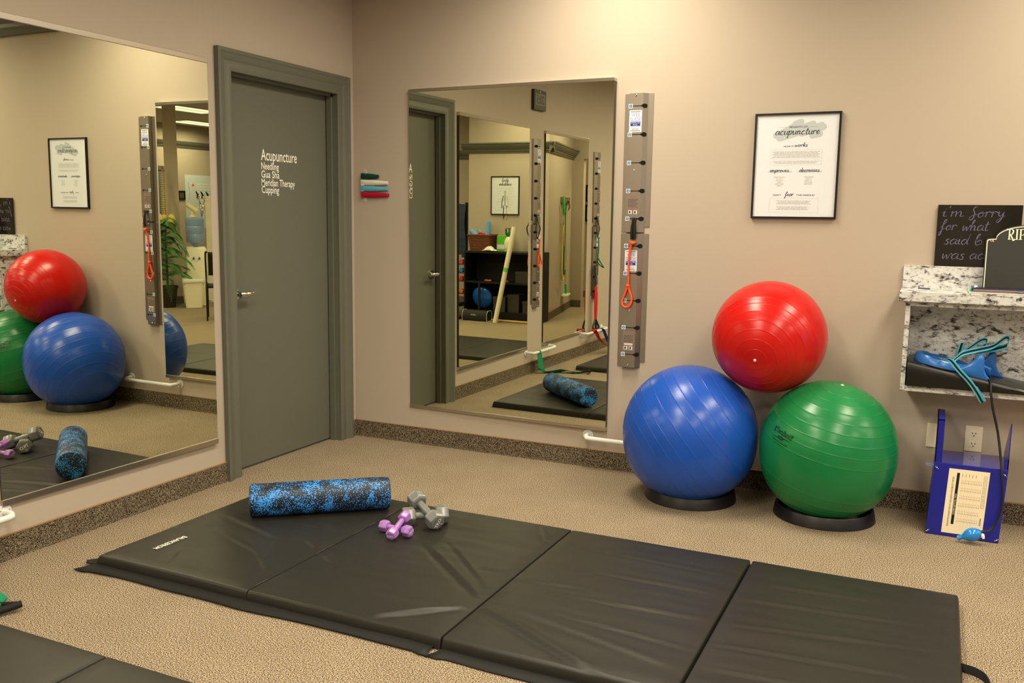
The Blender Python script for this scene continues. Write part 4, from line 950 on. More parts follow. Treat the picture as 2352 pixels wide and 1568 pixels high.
for u, v in ((3.503, .318), (3.786, .318), (3.499, .018), (3.788, .016)):
    s_ = MB(); p = fb(u, v, .003); s_.ell(p, (.004, .004, .004), 8)
    d = Vector((.008, 0, -.006 if v > .1 else .006)); s_.tube([p-d, p-d*.4, p+d*.4, p+d], [.0028, .0016, .0016, .0028], 8); s_.build('wing_screw', CHROME, t)

# ================================================================== wall plates
IV = mat('ivory_plastic', (234, 224, 196), .35)
t = thing('wall_plate', 'blank ivory wall plate left of the blue box', 'wall plate', (3.50, 0, .40)); fn = WB()
m = MB(); m.prism(rounded(3.464, .342, 3.540, .464, .003), fn, .0003, .006); m.build('plate', IV, t, smooth=0, bevel=.002)
for z in (.362, .444): s_ = MB(); s_.ell(fn(3.502, z, .006), (.003, .0015, .003), 6); s_.build('screw', IV, t)
t = thing('wall_outlet', 'ivory double power outlet behind the blue box', 'power outlet', (3.675, 0, .40))
m = MB(); m.prism(rounded(3.636, .342, 3.714, .470, .003), fn, .0003, .006); m.build('plate', IV, t, smooth=0, bevel=.002)
for z in (.430, .378):
    m = MB(); pts = [(3.675+.0165*max(-.85, min(.85, math.cos(a*PI/12)))*1.15, z+.0165*max(-.8, min(.8, math.sin(a*PI/12)))) for a in range(24)]; m.prism(pts, fn, .0055, .0078); m.build('socket', IV, t, smooth=0)
    s_ = MB(); quad2(s_, fn, 3.6665, z+.001, 3.6695, z+.008, .0081); quad2(s_, fn, 3.6665, z+.003, 3.672, z+.0055, .0081); quad2(s_, fn, 3.681, z+.000, 3.684, z+.009, .0081); s_.add([fn(3.675+.003*math.cos(a*PI/6), z-.008+.003*math.sin(a*PI/6), .0081) for a in range(12)], [tuple(range(12))]); s_.build('slots', DARK, t, smooth=0)

# ================================================================== flat bands tied to the left wall bars
GB = mat('green_latex', (18, 134, 92), .4); RB = mat('red_latex', (206, 34, 38), .4); BB = mat('blue_latex', (44, 70, 170), .4)
def flat_band(t, pts, wd, w, material, nm='band', twist=None):
    m = MB(); m.strip(spline(pts, 6), wd, (-w, w), .0015); return m.build(nm, material, t)
t = thing('resistance_band', 'green flat band tied to the bar, its black handle on the carpet', 'resistance band', (.2, -2.85, 0))
m = MB(); M = Matrix.Translation((.072, -2.66, .202)) @ Matrix.Rotation(PI/2, 4, 'X'); m.lathe([(.0145, -.012), (.018, -.012), (.018, .012), (.0145, .012), (.0145, -.012)], 20, M); m.build('knot', GB, t)
flat_band(t, [(.075, -2.66, .186), (.082, -2.665, .13), (.090, -2.675, .05), (.10, -2.69, .012), (.14, -2.72, .008), (.20, -2.76, .014), (.26, -2.80, .026), (.32, -2.83, .016), (.37, -2.84, .008), (.41, -2.85, .008)], [(0, 1, .05)]*13 + [(-.3, .9, .30)]*42, .05, GB)
m = MB(); m.tube(spline([(.375, -2.80, .010), (.39, -2.84, .014), (.405, -2.86, .012), (.42, -2.83, .014)], 4), .007, 8); m.build('band_end', GB, t)
m = MB(); m.tube(spline([(.405, -2.855, .012), (.44, -2.880, .016), (.475, -2.915, .018)], 5), .007, 8); m.tube(spline([(.405, -2.845, .012), (.44, -2.838, .018), (.500, -2.835, .030)], 5), .008, 8); m.build('handle_strap', WEBB, t)
m = MB(); m.cyl((.468, -2.922, .018), (.510, -2.832, .030), .013, .013, 16); m.build('handle_grip', BLACKM, t)
t = thing('resistance_band', 'red flat band tied to the far white bar on the left wall', 'resistance band', (.1, -4.0, 0))
flat_band(t, [(.072, -3.96, .248), (.085, -3.97, .262), (.10, -3.985, .235), (.12, -4.01, .17), (.16, -4.07, .10), (.22, -4.16, .052), (.30, -4.22, .050)], (.85, .4, -.1), .03, RB)
m = MB(); m.lathe([(.0145, -.02), (.019, -.02), (.019, .02), (.0145, .02), (.0145, -.02)], 20, Matrix.Translation((.070, -3.965, .231)) @ Matrix.Rotation(PI/2, 4, 'X')); m.build('knot', RB, t)
t = thing('resistance_band', 'blue flat band tied to the far white bar on the left wall', 'resistance band', (.1, -4.2, 0))
flat_band(t, [(.072, -4.20, .250), (.09, -4.21, .235), (.11, -4.23, .17), (.14, -4.26, .09), (.19, -4.32, .03), (.26, -4.38, .012)], (.85, .4, -.1), .028, BB)
m = MB(); m.lathe([(.0145, -.02), (.019, -.02), (.019, .02), (.0145, .02), (.0145, -.02)], 20, Matrix.Translation((.070, -4.20, .231)) @ Matrix.Rotation(PI/2, 4, 'X')); m.build('knot', BB, t)

# digital clock high on the left wall
t = thing('wall_clock', 'square black digital clock high on the left wall above the mirrors', 'clock', (0, -2.70, 2.385)); fl = LEFTW()
m = MB(); m.prism(rounded(-2.83, 2.385, -2.585, 2.560, .006), fl, .001, .030); m.build('case', mat('clock_case', (48, 46, 38), .4), t, smooth=0, bevel=.003)
m = MB(); m.prism([(-2.800, 2.425), (-2.612, 2.425), (-2.612, 2.528), (-2.800, 2.528)], fl, .029, .0312); m.build('display', mat('lcd', (104, 98, 66), .3), t, smooth=0)
m = MB(); text(m, '20:5', fl, -2.706, 2.440, .072, .15, 'c', .0316, bold=.02); m.build('digits', mat('lcd_digit', (50, 48, 34), .5), t, smooth=0)
m = MB(); m.ell(fl(-2.706, 2.545, .030), (.003, .006, .006), 8); m.build('sensor', WHITEP, t)

# ================================================================== storage corner (seen twice mirrored in the back wall mirror)
PY = -6.25
fn = plane((0, PY, 0), (-1, 0, 0), (0, 0, 1), (0, 1, 0))          # u = -x
t = thing('framed_poster', 'framed anatomy poster of a skeleton above the black shelf unit', 'poster', (2.13, PY, 1.42))
u0, u1, z0, z1 = -2.345, -1.915, 1.418, 1.936
frame_mesh(fn, u0, u1, z0, z1, .012, .02).build('frame', FRAME, t, smooth=0)
m = MB(); m.prism([(u0+.01, z0+.01), (u1-.01, z0+.01), (u1-.01, z1-.01), (u0+.01, z1-.01)], fn, .002, .011); m.build('print', PAPER, t, smooth=0)
fq = lambda u, v, w=0: fn(u, v, .0115+w); uc = (u0+u1)/2
m = MB(); script(m, 'body', fq, uc+.0, z1-.072, .022, .10, .0022, .25, 'c', 0); script(m, 'imbalance', fq, uc, z1-.125, .022, .19, .0022, .25, 'c', 0)
blur_line(m, fq, uc-.13, uc+.13, z1-.165, .004, 3, 3)
for k, (a, c2) in enumerate(((-.10, -.04), (-.11, -.07), (-.08, -.07), (-.10, -.06), (-.13, -.07), (-.12, -.07), (-.10, -.06), (-.12, -.05))): blur_line(m, fq, uc+a, uc+c2, z1-.20-.037*k, .004, 3, 10+k)
for k, (a, c2) in enumerate(((.05, .13), (.04, .11), (.05, .13), (.06, .11), (.06, .11), (.06, .11), (.06, .10), (.05, .10))): blur_line(m, fq, uc+a, uc+c2, z1-.20-.037*k, .004, 3, 20+k)
def limb(pts, w, mi): m.strip([fq(uc+a, z1-c2) for a, c2 in pts], (1, 0, 0), (-w, w), .0006, (mi,))
m.add([fq(uc+.019*math.cos(q*PI/8), z1-.215+.026*math.sin(q*PI/8)) for q in range(16)], [tuple(range(16))], 3)
limb([(.0, .24), (.0, .40)], .004, 0)
for s_, mi in ((-1, 0), (1, 2)):
    limb([(s_*.028, .262), (s_*.045, .33), (s_*.05, .40), (s_*.05, .43)], .005, 0 if s_ < 0 else 3)
    limb([(s_*.022, .42), (s_*.024, .48), (s_*.022, .56), (s_*.026, .572)], .006, mi if s_ > 0 else 0)
    for k in range(5): limb([(s_*.004, .268+.014*k), (s_*.033, .274+.014*k), (s_*.030, .279+.014*k)], .003, 0 if s_ < 0 else 2)
    limb([(s_*.002, .40), (s_*.026, .395), (s_*.030, .415), (s_*.012, .43)], .006, 0)
m.build('lettering', [INK, SAGE, mat('muscle_ink', (208, 160, 140), .7), INKL], t, smooth=0)['label'] = 'printed skeleton drawing and lettering'

t = thing('shelf_unit', 'low black shelf unit against the partition under the skeleton poster', 'shelf unit', (2.0, -6.05, 0))
SX0_, SX1_, SY0, SY1 = 1.47, 2.575, -6.235, -5.90
m = MB(); m.box((SX0_, SY0, .905), (SX1_, SY1, .93)); m.build('top_panel', BLACKW, t, smooth=0)
for x in (SX0_, SX1_-.022): m = MB(); m.box((x, SY0, 0), (x+.022, SY1, .905)); m.build('side_panel', BLACKW, t, smooth=0)
for z in (.10, .50): m = MB(); m.box((SX0_+.022, SY0, z), (SX1_-.022, SY1-.01, z+.022)); m.build('shelf_board', BLACKW, t, smooth=0)
m = MB(); m.box((SX0_+.022, SY0, .0), (SX1_-.022, SY1-.02, .10)); m.build('plinth', BLACKW, t, smooth=0)
m = MB(); m.box((SX0_+.022, SY0, .1), (SX1_-.022, SY0+.006, .905)); m.build('back_panel', BLACKM, t, smooth=0)
m = MB(); m.box((2.33, SY1-.03, .122), (2.36, SY1-.01, .50)); m.build('divider', BLACKW, t, smooth=0)
m = MB(); m.ell((2.36, -6.04, .292), (.155, .055, .155), 20, Matrix.Rotation(-.25, 4, 'X')); tag(m.build('balance_disc', mat('disc_blue', (22, 100, 206), .12, coat=.5), base=(2.36, -6.04, .14)), 'shiny blue balance disc standing on the black lower shelf', 'balance disc')
DG = mat('box_grey', (58, 54, 48), .7)
for i, (x, z, w, h, lb) in enumerate(((2.06, .122, .18, .20, 'dark grey storage box on the lower black shelf nearest the blue disc'), (1.85, .122, .17, .24, 'dark grey storage box in the middle of the lower black shelf'), (1.62, .122, .18, .16, 'dark grey storage box at the right of the lower black shelf'), (1.72, .522, .20, .15, 'dark grey storage box on the upper black shelf'))):
    tt = thing('storage_box', lb, 'box', (x, -6.05, z), 'grey storage boxes in the shelf unit')
    m = MB(); m.box((x-w/2, -6.2, z), (x+w/2, -5.96, z+h*.8)); m.build('box_body', DG, tt, smooth=0); m = MB(); m.box((x-w/2-.004, -6.204, z+h*.8), (x+w/2+.004, -5.956, z+h)); m.build('lid', DG, tt, smooth=0)
for x, lb, c in ((2.24, 'small orange item on the upper black shelf, left', (214, 90, 40)), (1.98, 'small red item on the upper black shelf beside the white tube', (196, 48, 34))):
    m = MB(); m.tube([(x-.05, -5.97, .534), (x, -5.95, .536), (x+.05, -5.98, .534)], .012, 8); tag(m.build('hand_grip', mat('grip'+str(c[1]), c, .5), base=(x, -5.97, .522)), lb, 'hand grip')

# wicker basket with foam tubes
WICK = mat('wicker', (112, 62, 34), .6, vary=(60, .35))
t = thing('wicker_basket', 'brown wicker basket of blue foam tubes on the black shelf unit', 'basket', (2.38, -6.07, .93))
m = MB(); bx0, bx1 = 2.22, 2.545
for k in range(11):
    z = .937+.0185*k; g = .012+.0022*k; xs = rounded(bx0-g+.03, -6.17-g*.6, bx1+g-.03, -5.98+g*.6, .03, 5)
    m.tube([(a, c2, z+.002*math.sin(i*2.1+k*PI)) for i, (a, c2) in enumerate(xs)], .0105, 8, True)
m.box((bx0+.03, -6.16, .931), (bx1-.03, -5.99, .940)); m.build('woven_body', WICK, t, smooth=60)
m = MB(); xs = rounded(bx0-.012, -6.195, bx1+.012, -5.955, .03, 5); m.tube([(a, c2, 1.143) for a, c2 in xs], .013, 8, True); m.build('rim', WICK, t)
FOAMB = mat('foam_tube_blue', (110, 170, 226), .8)
for p, q_, r_, lb in (((2.40, -6.06, 1.06), (2.555, -6.06, 1.20), .036, 'thick pale blue foam tube leaning left out of the basket'), ((2.36, -6.10, 1.06), (2.47, -6.12, 1.215), .026, 'thin pale blue foam tube in the middle of the basket'), ((2.345, -6.13, 1.02), (2.335, -6.15, 1.32), .034, 'upright pale blue foam tube at the back of the basket')):
    p, q_ = Vector(p), Vector(q_); d = (q_-p); m = MB(); M = Matrix.Translation(p) @ d.to_track_quat('Z', 'Y').to_matrix().to_4x4()
    m.lathe([(r_*.35, 0), (r_, 0), (r_, d.length), (r_*.35, d.length), (r_*.35, 0)], 20, M); tag(m.build('foam_tube', FOAMB, base=p), lb, 'foam tube', 'foam tubes in the wicker basket')
m = MB(); m.tube(spline([(2.40, -5.985, 1.155), (2.36, -5.975, 1.175), (2.31, -5.985, 1.160)], 5), .014, 10); tag(m.build('hand_grip', mat('grip_red', (216, 40, 40), .5), base=(2.36, -5.98, 1.14)), 'red foam grip on the rim of the wicker basket', 'hand grip')
t = thing('wipes_box', 'lime green cardboard box behind the spray jug', 'box', (2.10, -6.14, .93)); LG = mat('lime_card', (96, 190, 50), .6)
m = MB(); m.box((2.03, -6.20, .931), (2.17, -6.09, 1.14)); m.build('box_body', LG, t, smooth=0, bevel=.002)
m = MB(); m.box((2.03, -6.0895, .96), (2.17, -6.0885, 1.02)); m.build('white_panel', PAPER, t, smooth=0)
m = MB()
def towel(u, v):
    x = 2.30-.20*u; y = -5.90-.13*v; return Vector((x, y-.02*math.sin(u*5), .934+.055*math.sin(PI*min(1, u*1.2))*math.sin(PI*v)**.6+.012*noise.noise(Vector((u*6, v*5, 1)))+.010))
m.grid(towel, 22, 14); o = m.build('towel', mat('towel_white', (226, 222, 206), .9), base=(2.2, -5.96, .93)); md = o.modifiers.new('thick', 'SOLIDIFY'); md.thickness = .006; tag(o, 'crumpled white towel in front of the wicker basket', 'towel')
t = thing('spray_jug', 'white pump spray jug with green top on the black shelf unit', 'spray bottle', (1.965, -6.05, .93)); M = Matrix.Translation((1.965, -6.05, .931))
m = MB(); m.lathe([(.06, 0), (.066, .01), (.067, .10), (.060, .15), (.035, .19), (.024, .20)], 28, M, caps=(True, True)); m.build('tank', mat('jug_white', (222, 216, 192), .4), t)
m = MB(); m.lathe([(.026, .198), (.028, .215), (.024, .255), (.012, .26), (.008, .30), (.018, .302), (.018, .312), (.001, .315)], 20, M, caps=(True, False)); m.build('pump_head', mat('pump_green', (16, 104, 62), .4), t)
m = MB(); m.tube([(1.985, -6.04, 1.14), (2.0, -6.03, 1.17), (2.005, -6.03, 1.235)], .013, 10); m.build('pump_handle', mat('pump_green', (16, 104, 62), .4), t)
m = MB(); m.cyl((2.004, -6.03, 1.232), (1.985, -6.03, 1.250), .012, .009, 10); m.build('nozzle', mat('nozzle_orange', (226, 84, 40), .4), t)
m = MB(); m.box((1.955, -5.9835, .98), (1.995, -5.9825, 1.02)); m.build('label', PAPER, t, smooth=0)
t = thing('pump_bottle', 'teal topped lotion bottle at the right end of the black shelf unit', 'bottle', (1.535, -6.05, .93)); M = Matrix.Translation((1.535, -6.05, .931))
m = MB(); m.lathe([(.034, 0), (.036, .01), (.036, .12), (.012, .15)], 20, M, caps=(True, True)); m.build('bottle', mat('bottle_clear', (196, 190, 160), .2), t)
m = MB(); m.lathe([(.014, .148), (.014, .17), (.005, .172), (.005, .20), (.012, .202), (.012, .212)], 14, M, caps=(True, True)); m.cyl((1.535, -6.05, 1.136), (1.50, -6.03, 1.132), .006, .005, 8); m.build('pump', mat('pump_teal', (30, 150, 160), .4), t)
t = thing('white_tube', 'long white tube with green tape leaning on the black shelf unit', 'tube', (1.985, -5.70, 0)); p, q_ = Vector((1.985, -5.70, .003)), Vector((1.800, -5.868, 1.265))
d = q_-p; M = Matrix.Translation(p) @ d.to_track_quat('Z', 'Y').to_matrix().to_4x4(); L = d.length
m = MB(); m.lathe([(.028, 0), (.033, 0), (.033, L), (.028, L), (.028, 0)], 28, M); m.build('tube', mat('tube_white', (238, 230, 206), .4), t)
m = MB(); m.lathe([(.0336, L*.535), (.0336, L*.575)], 28, M); m.build('tape', mat('tape_green', (120, 205, 80), .5), t)
t = thing('duffel_bag', 'small black cylinder bag with white lettering on the carpet', 'bag', (2.32, -5.82, 0))
m = MB(); prof = [(-.07, .003), (.07, .003), (.078, .05), (.07, .11), (.04, .14), (-.04, .14), (-.07, .11), (-.078, .05)]
m.prism(prof, lambda u, v, w: Vector((w, -5.815+u, v)), 2.135, 2.505); m.build('bag_body', mat('bag_black', (30, 30, 28), .7), t, smooth=50, bevel=.01, seg=3)
m = MB(); text(m, 'noku', plane((2.335, -5.7375, .078), (-1, 0, 0), (0, .2, .98), (0, 1, 0)), 0, 0, .020, .075, 'c', .0008, bold=.02); m.build('lettering', TEXTW, t, smooth=0)
PIP = mat('piping_pale', (190, 180, 160), .6)
for x in (2.133, 2.507): m = MB(); m.tube([(x, -5.815+u*1.01, v) for u, v in prof], .005, 8, True); m.build('piping', PIP, t)
t = thing('cooler_bag', 'grey and black cooler bag on the carpet beside the black bag', 'bag', (2.70, -5.80, 0)); GC_ = mat('bag_grey', (150, 152, 146), .7)
m = MB(); m.prism(rounded(2.575, .012, 2.86, .20, .05), lambda u, v, w: Vector((u, w, v)), -5.92, -5.70); m.build('bag_body', GC_, t, smooth=50, bevel=.012)
m = MB(); m.box((2.572, -5.925, .185), (2.863, -5.695, .232)); m.build('lid', BLACKM, t, smooth=0, bevel=.008); m = MB(); m.box((2.59, -5.91, .002), (2.85, -5.71, .03)); m.build('base', BLACKM, t, smooth=0, bevel=.008)
WOODM = mat('dowel_wood', (206, 166, 106), .5)
m = MB(); m.cyl((2.12, -5.86, .016), (1.55, -5.84, .016), .015, .015, 14); tag(m.build('wooden_dowel', WOODM, base=(1.85, -5.85, 0)), 'wooden dowel lying on the carpet along the black shelf unit', 'dowel')
m = MB(); m.cyl((2.60, -5.955, .012), (2.612, -6.10, .72), .012, .012, 14); tag(m.build('wooden_dowel', WOODM, base=(2.60, -5.96, 0)), 'wooden dowel leaning upright against the end of the black shelf unit', 'dowel')
# rack of bands and small dumbbells
t = thing('equipment_rack', 'black rack with hanging dark bands beyond the black shelf unit', 'rack', (3.02, -6.6, 0))
m = MB(); m.box((2.84, -6.85, 0), (3.25, -6.45, .03)); m.build('base', BLACKP, t, smooth=0)
for y in (-6.78, -6.52): m = MB(); m.box((2.87, y-.02, .03), (2.91, y+.02, 1.58)); m.build('upright', BLACKP, t, smooth=0)
for z in (.28, .46, .58, .70): m = MB(); m.box((2.87, -6.80, z-.012), (3.2, -6.50, z)); m.build('shelf_board', mat('rack_grey', (74, 72, 66), .4), t, smooth=0)
m = MB(); m.cyl((2.89, -6.50, 1.56), (3.2, -6.50, 1.56), .012); m.build('hook_bar', CHROME, t)
BND = mat('band_dark_blue', (40, 56, 82), .55, vary=(20, .4))
for i in range(5):
    x = 2.905+.055*i; m = MB(); m.strip(spline([(x, -6.49, 1.56), (x+.01, -6.46, 1.3), (x-.012, -6.465, 1.0), (x+.006, -6.47, .80+.04*(i % 3))], 6), (1, .25, 0), (-.026, .026), .004)
    tag(m.build('resistance_band', BND, base=(x, -6.48, 1.2)), ['dark blue band hanging nearest the partition on the rack', 'dark blue band second from the partition on the rack', 'dark blue band in the middle of the rack bar', 'dark blue band fourth from the partition on the rack', 'dark blue band farthest from the partition on the rack'][i], 'resistance band', 'dark bands hanging on the rack')
for z, c, lb in ((.70, (214, 60, 92), 'pink dumbbell on the top shelf of the band rack'), (.58, (40, 130, 190), 'blue dumbbell on the second shelf of the band rack'), (.46, (196, 42, 34), 'red dumbbell on the third shelf of the band rack'), (.28, (232, 108, 34), 'orange dumbbell on the lowest shelf of the band rack')):
    tt = thing('dumbbell', lb, 'dumbbell', (3.0, -6.6, z), 'coloured dumbbells on the rack'); mm = mat('neo%d' % c[1], c, .5)
    m = MB(); m.cyl((2.96, -6.70, z+.036), (2.96, -6.52, z+.036), .015); m.build('grip', mm, tt)
    for y in (-6.71, -6.55): m = MB(); m.lathe([(.001, 0), (.032, 0), (.035, .008), (.035, .042), (.032, .05), (.001, .05)], 6, Matrix.Translation((2.96, y, z+.036)) @ Matrix.Rotation(-PI/2, 4, 'X')); m.build('head', mm, tt, smooth=25)

# alcove wall: horizontal rail with straps, tubes and a flat mop
ux, uy = -.2264, .9740                                    # along the slanted alcove face towards the corner
nx, ny = -.9740, -.2264
fa = plane((1.50, -6.25, 0), (-ux, -uy, 0), (0, 0, 1), (nx, ny, 0))        # u = distance from the corner into the alcove
t = thing('hanging_rail', 'short steel rail on the alcove wall holding straps and tubes', 'rail', fa(1.2, 1.6))
m = MB(); m.prism([(.86, 1.595), (1.50, 1.595), (1.50, 1.675), (.86, 1.675)], fa, .001, .03); m.build('channel', STEEL, t, smooth=0, bevel=.004)
for u, z1 in ((.93, 1.44), (1.03, 1.46), (1.30, 1.48), (1.38, 1.50)): m = MB(); m.strip([fa(u, 1.62, .034), fa(u+.02, 1.54, .05), fa(u, z1, .04)], fa(1, 0, 0)-fa(0, 0, 0), (-.02, .02), .003); m.build('strap', WEBB, t)
for nm, c, u, du, zb, lb in (('yellow', (206, 176, 54), .93, .10, .50, 'long yellow elastic tube looped down from the alcove rail'), ('green', (20, 110, 60), 1.03, .06, .55, 'long green elastic tube looped down from the alcove rail')):
    m = MB(); m.tube(spline([fa(u, 1.46, .045), fa(u+.02, 1.0, .05), fa(u, zb+.06, .06), fa(u-du, zb, .06), fa(u-du*2, zb+.08, .06), fa(u-du*1.6, .9, .055), fa(u-.03, 1.40, .05)], 8), .010, 8)
    tag(m.build('resistance_tube', mat('tube_'+nm, c, .45), base=fa(u, zb, .05)), lb, 'resistance tube')
t = thing('flat_mop', 'flat mop with bright green grip hanging on the alcove wall', 'mop', fa(.95, .24)); LIME = mat('mop_green', (70, 200, 70), .4)
m = MB(); m.cyl(fa(.83, 1.44, .06), fa(1.09, .40, .06), .009); m.build('pole', mat('mop_pole', (206, 208, 196), .4), t)
m = MB(); m.tube([fa(.78, 1.69, .06), fa(.785, 1.66, .06), fa(.80, 1.58, .06), fa(.815, 1.50, .06), fa(.83, 1.42, .06)], [.008, .014, .024, .018, .012], 12); m.build('grip', LIME, t)
m = MB(); m.cyl(fa(1.085, .42, .06), fa(1.12, .275, .065), .014, .018); m.build('joint', LIME, t)
m = MB(); m.prism([(1.02, .245), (1.27, .245), (1.25, .272), (1.04, .272)], fa, .012, .11); m.build('pad', mat('mop_pad', (214, 232, 196), .8), t, smooth=0, bevel=.006)
# certificates beyond the doorway
fc = plane((0, -9.65, 0), (-1, 0, 0), (0, 0, 1), (0, 1, 0))
for z, lb in ((1.63, 'upper framed certificate on the passage wall'), (1.30, 'lower framed certificate on the passage wall')):
    t = thing('framed_certificate', lb, 'certificate', (2.15, -9.65, z), 'framed certificates on the passage wall')
    frame_mesh(fc, -2.33, -1.98, z, z+.28, .03, .02).build('frame', FRAME, t, smooth=0)
    m = MB(); m.prism([(-2.305, z+.025), (-2.005, z+.025), (-2.005, z+.255), (-2.305, z+.255)], fc, .002, .012); m.build('print', PAPER, t, smooth=0)
    m = MB()
    for k in range(5): blur_line(m, lambda u, v, w=0: fc(u, v, .0126), -2.26, -2.05, z+.07+.034*k, .006, 0, 90+k)
    m.build('lettering', INKL, t, smooth=0)

# ================================================================== far side of the room (left mirror, then back mirror)
t = thing('potted_plant', 'leafy green potted fern palm on the carpet by the pillar', 'plant', (6.72, -5.03, 0))
m = MB(); M = Matrix.Translation((6.72, -5.03, 0)); m.lathe([(.10, 0), (.105, .01), (.135, .28), (.148, .285), (.148, .315), (.135, .315), (.125, .27)], 28, M, caps=(True, False)); m.build('pot', mat('pot_dark', (46, 42, 38), .5), t)
m = MB(); m.lathe([(.001, .275), (.13, .272)], 24, M); m.build('soil', mat('soil', (44, 32, 22), .95, bump=(60, .8, .01)), t)
m = MB(); m.tube(spline([(6.72, -5.03, .27), (6.725, -5.035, .60), (6.715, -5.02, .9), (6.72, -5.03, 1.2)], 6), [.016]*6+[.013]*6+[.010]*6+[.006], 8); m.build('stem', mat('plant_stem', (92, 84, 46), .7), t)
LEAF = mat('frond_green', (88, 148, 76), .5, vary=(14, .35)); rr = random.Random(3)
for i in range(34):
    z0 = .40+.027*i; az = i*2.4+rr.uniform(-.3, .3); Lf = (.46-.008*i)*rr.uniform(.8, 1.1); m = MB(); lift = rr.uniform(.10, .30); drop = rr.uniform(.28, .42)
    for j in range(22):
        s_ = (j+1)/22; x = Lf*s_; zz = z0+lift*s_-drop*s_*s_; c = Vector((6.72+x*math.cos(az), -5.03+x*math.sin(az), zz)); w = .105*math.sin(PI*min(1, s_*.85+.12))
        for sd in (-1, 1):
            dv = Vector((math.cos(az)*.55-sd*math.sin(az)*.8, math.sin(az)*.55+sd*math.cos(az)*.8, -.45)).normalized(); e = c+dv*w; ee = c+dv*w*.5+Vector((0, 0, .006)); k = Vector((math.cos(az), math.sin(az), 0))*.017
            m.add([c-k*.6, ee-k, e, ee+k, c+k*.6], [(0, 1, 2, 3, 4)])
    m.tube([(6.72, -5.03, z0)]+[(6.72+Lf*q*math.cos(az), -5.03+Lf*q*math.sin(az), z0+lift*q-drop*q*q) for q in (.25, .5, .75, 1)], [.004, .004, .003, .002, .001], 5)
    m.build('frond', LEAF, t, smooth=0)
t = thing('waste_bin', 'white plastic waste bin with a clear liner', 'bin', (6.38, -5.19, 0)); WB_ = mat('bin_white', (236, 230, 206), .4)
def rrect(cx, cy, a, b2, rot_, z, r_=.04):
    return [Vector((cx+u*math.cos(rot_)-v*math.sin(rot_), cy+u*math.sin(rot_)+v*math.cos(rot_), z)) for u, v in rounded(-a, -b2, a, b2, r_, 4)]
m = MB(); rings = [rrect(6.38, -5.19, .115, .085, .78, .003), rrect(6.38, -5.19, .15, .115, .78, .42), rrect(6.38, -5.19, .142, .107, .78, .42), rrect(6.38, -5.19, .110, .08, .78, .02)]
n = len(rings[0]); m.add([p for rg in rings for p in rg], [(j*n+i, j*n+(i+1) % n, (j+1)*n+(i+1) % n, (j+1)*n+i) for j in range(3) for i in range(n)] + [tuple(range(n))[::-1], tuple(3*n+i for i in range(n))]); m.build('bin_body', WB_, t, smooth=50)
m = MB(); r1, r2 = rrect(6.38, -5.19, .156, .121, .78, .43), rrect(6.38, -5.19, .158, .123, .78, .36); r2 = [p+Vector((0, 0, .02*math.sin(i*1.7))) for i, p in enumerate(r2)]
m.add(r1+r2, [(i, (i+1) % n, n+(i+1) % n, n+i) for i in range(n)]); o = m.build('liner', mat('liner_film', (240, 238, 226), .3, alpha=.7), t); md = o.modifiers.new('thick', 'SOLIDIFY'); md.thickness = .002
t = thing('water_cooler', 'white water cooler with a blue bottle behind the waste bin', 'water cooler', (6.60, -5.50, 0)); cx, cy = 6.60, -5.50
m = MB(); rings = [rrect(cx, cy, .15, .15, .78, z, .03) for z in (.003, .84)] + [rrect(cx, cy, .13, .13, .78, .87, .03)]; n = len(rings[0])
m.add([p for rg in rings for p in rg], [(j*n+i, j*n+(i+1) % n, (j+1)*n+(i+1) % n, (j+1)*n+i) for j in range(2) for i in range(n)] + [tuple(range(n))[::-1], tuple(2*n+i for i in range(n))]); m.build('cabinet', WB_, t, smooth=40)
m = MB(); m.lathe([(.03, .865), (.05, .90), (.125, .94), (.136, .97), (.136, 1.05), (.130, 1.065), (.136, 1.08), (.136, 1.17), (.130, 1.185), (.136, 1.20), (.136, 1.28), (.11, 1.305), (.001, 1.31)], 32, Matrix.Translation((cx, cy, 0)), caps=(True, False)); m.build('bottle', mat('bottle_blue', (140, 168, 214), .08, alpha=.7, coat=.5), t)
for k in (-.04, .04): m = MB(); m.cyl((cx-.107+k*.7, cy+.107+k*.7, .72), (cx-.13+k*.7, cy+.13+k*.7, .70), .012); m.build('tap', mat('tap_blue', (60, 90, 150), .4), t)
t = thing('cup_model', 'cream joint model and blossom sprig on top of the water cooler', 'ornament', (cx, cy, 1.31)); CRM = mat('bone_cream', (232, 216, 168), .5)
m = MB(); m.lathe([(.05, 0), (.05, .012), (.022, .03), (.018, .10), (.034, .12)], 18, Matrix.Translation((cx+.02, cy+.02, 1.312)), caps=(True, True)); m.build('stand', CRM, t)
m = MB(); m.cyl((cx+.07, cy+.07, 1.50), (cx-.03, cy-.02, 1.40), .036, .040, 18); m.build('bone', CRM, t)
BLS = mat('blossom', (244, 236, 220), .7)
m = MB()
for i in range(18): m.ell((cx-.09+rr.uniform(-.08, .08), cy-.09+rr.uniform(-.08, .08), 1.42+rr.uniform(0, .22)), (.014, .014, .012), 5)
m.build('blossoms', BLS, t)
m = MB()
for i in range(5): m.tube([(cx-.07, cy-.07, 1.312), (cx-.08+rr.uniform(-.03, .03), cy-.08+rr.uniform(-.03, .03), 1.45), (cx-.09+rr.uniform(-.08, .08), cy-.09+rr.uniform(-.08, .08), 1.6)], .003, 5)
m.build('twigs', mat('twig', (120, 88, 50), .8), t)
t = thing('office_partition', 'tall off-white office partition right of the water cooler', 'partition', (6.45, -5.98, 0)); e0, e1 = Vector((6.72, -5.86, 0)), Vector((6.2, -6.42, 0)); d = (e1-e0).normalized(); nn = Vector((-d.y, d.x, 0))*.025
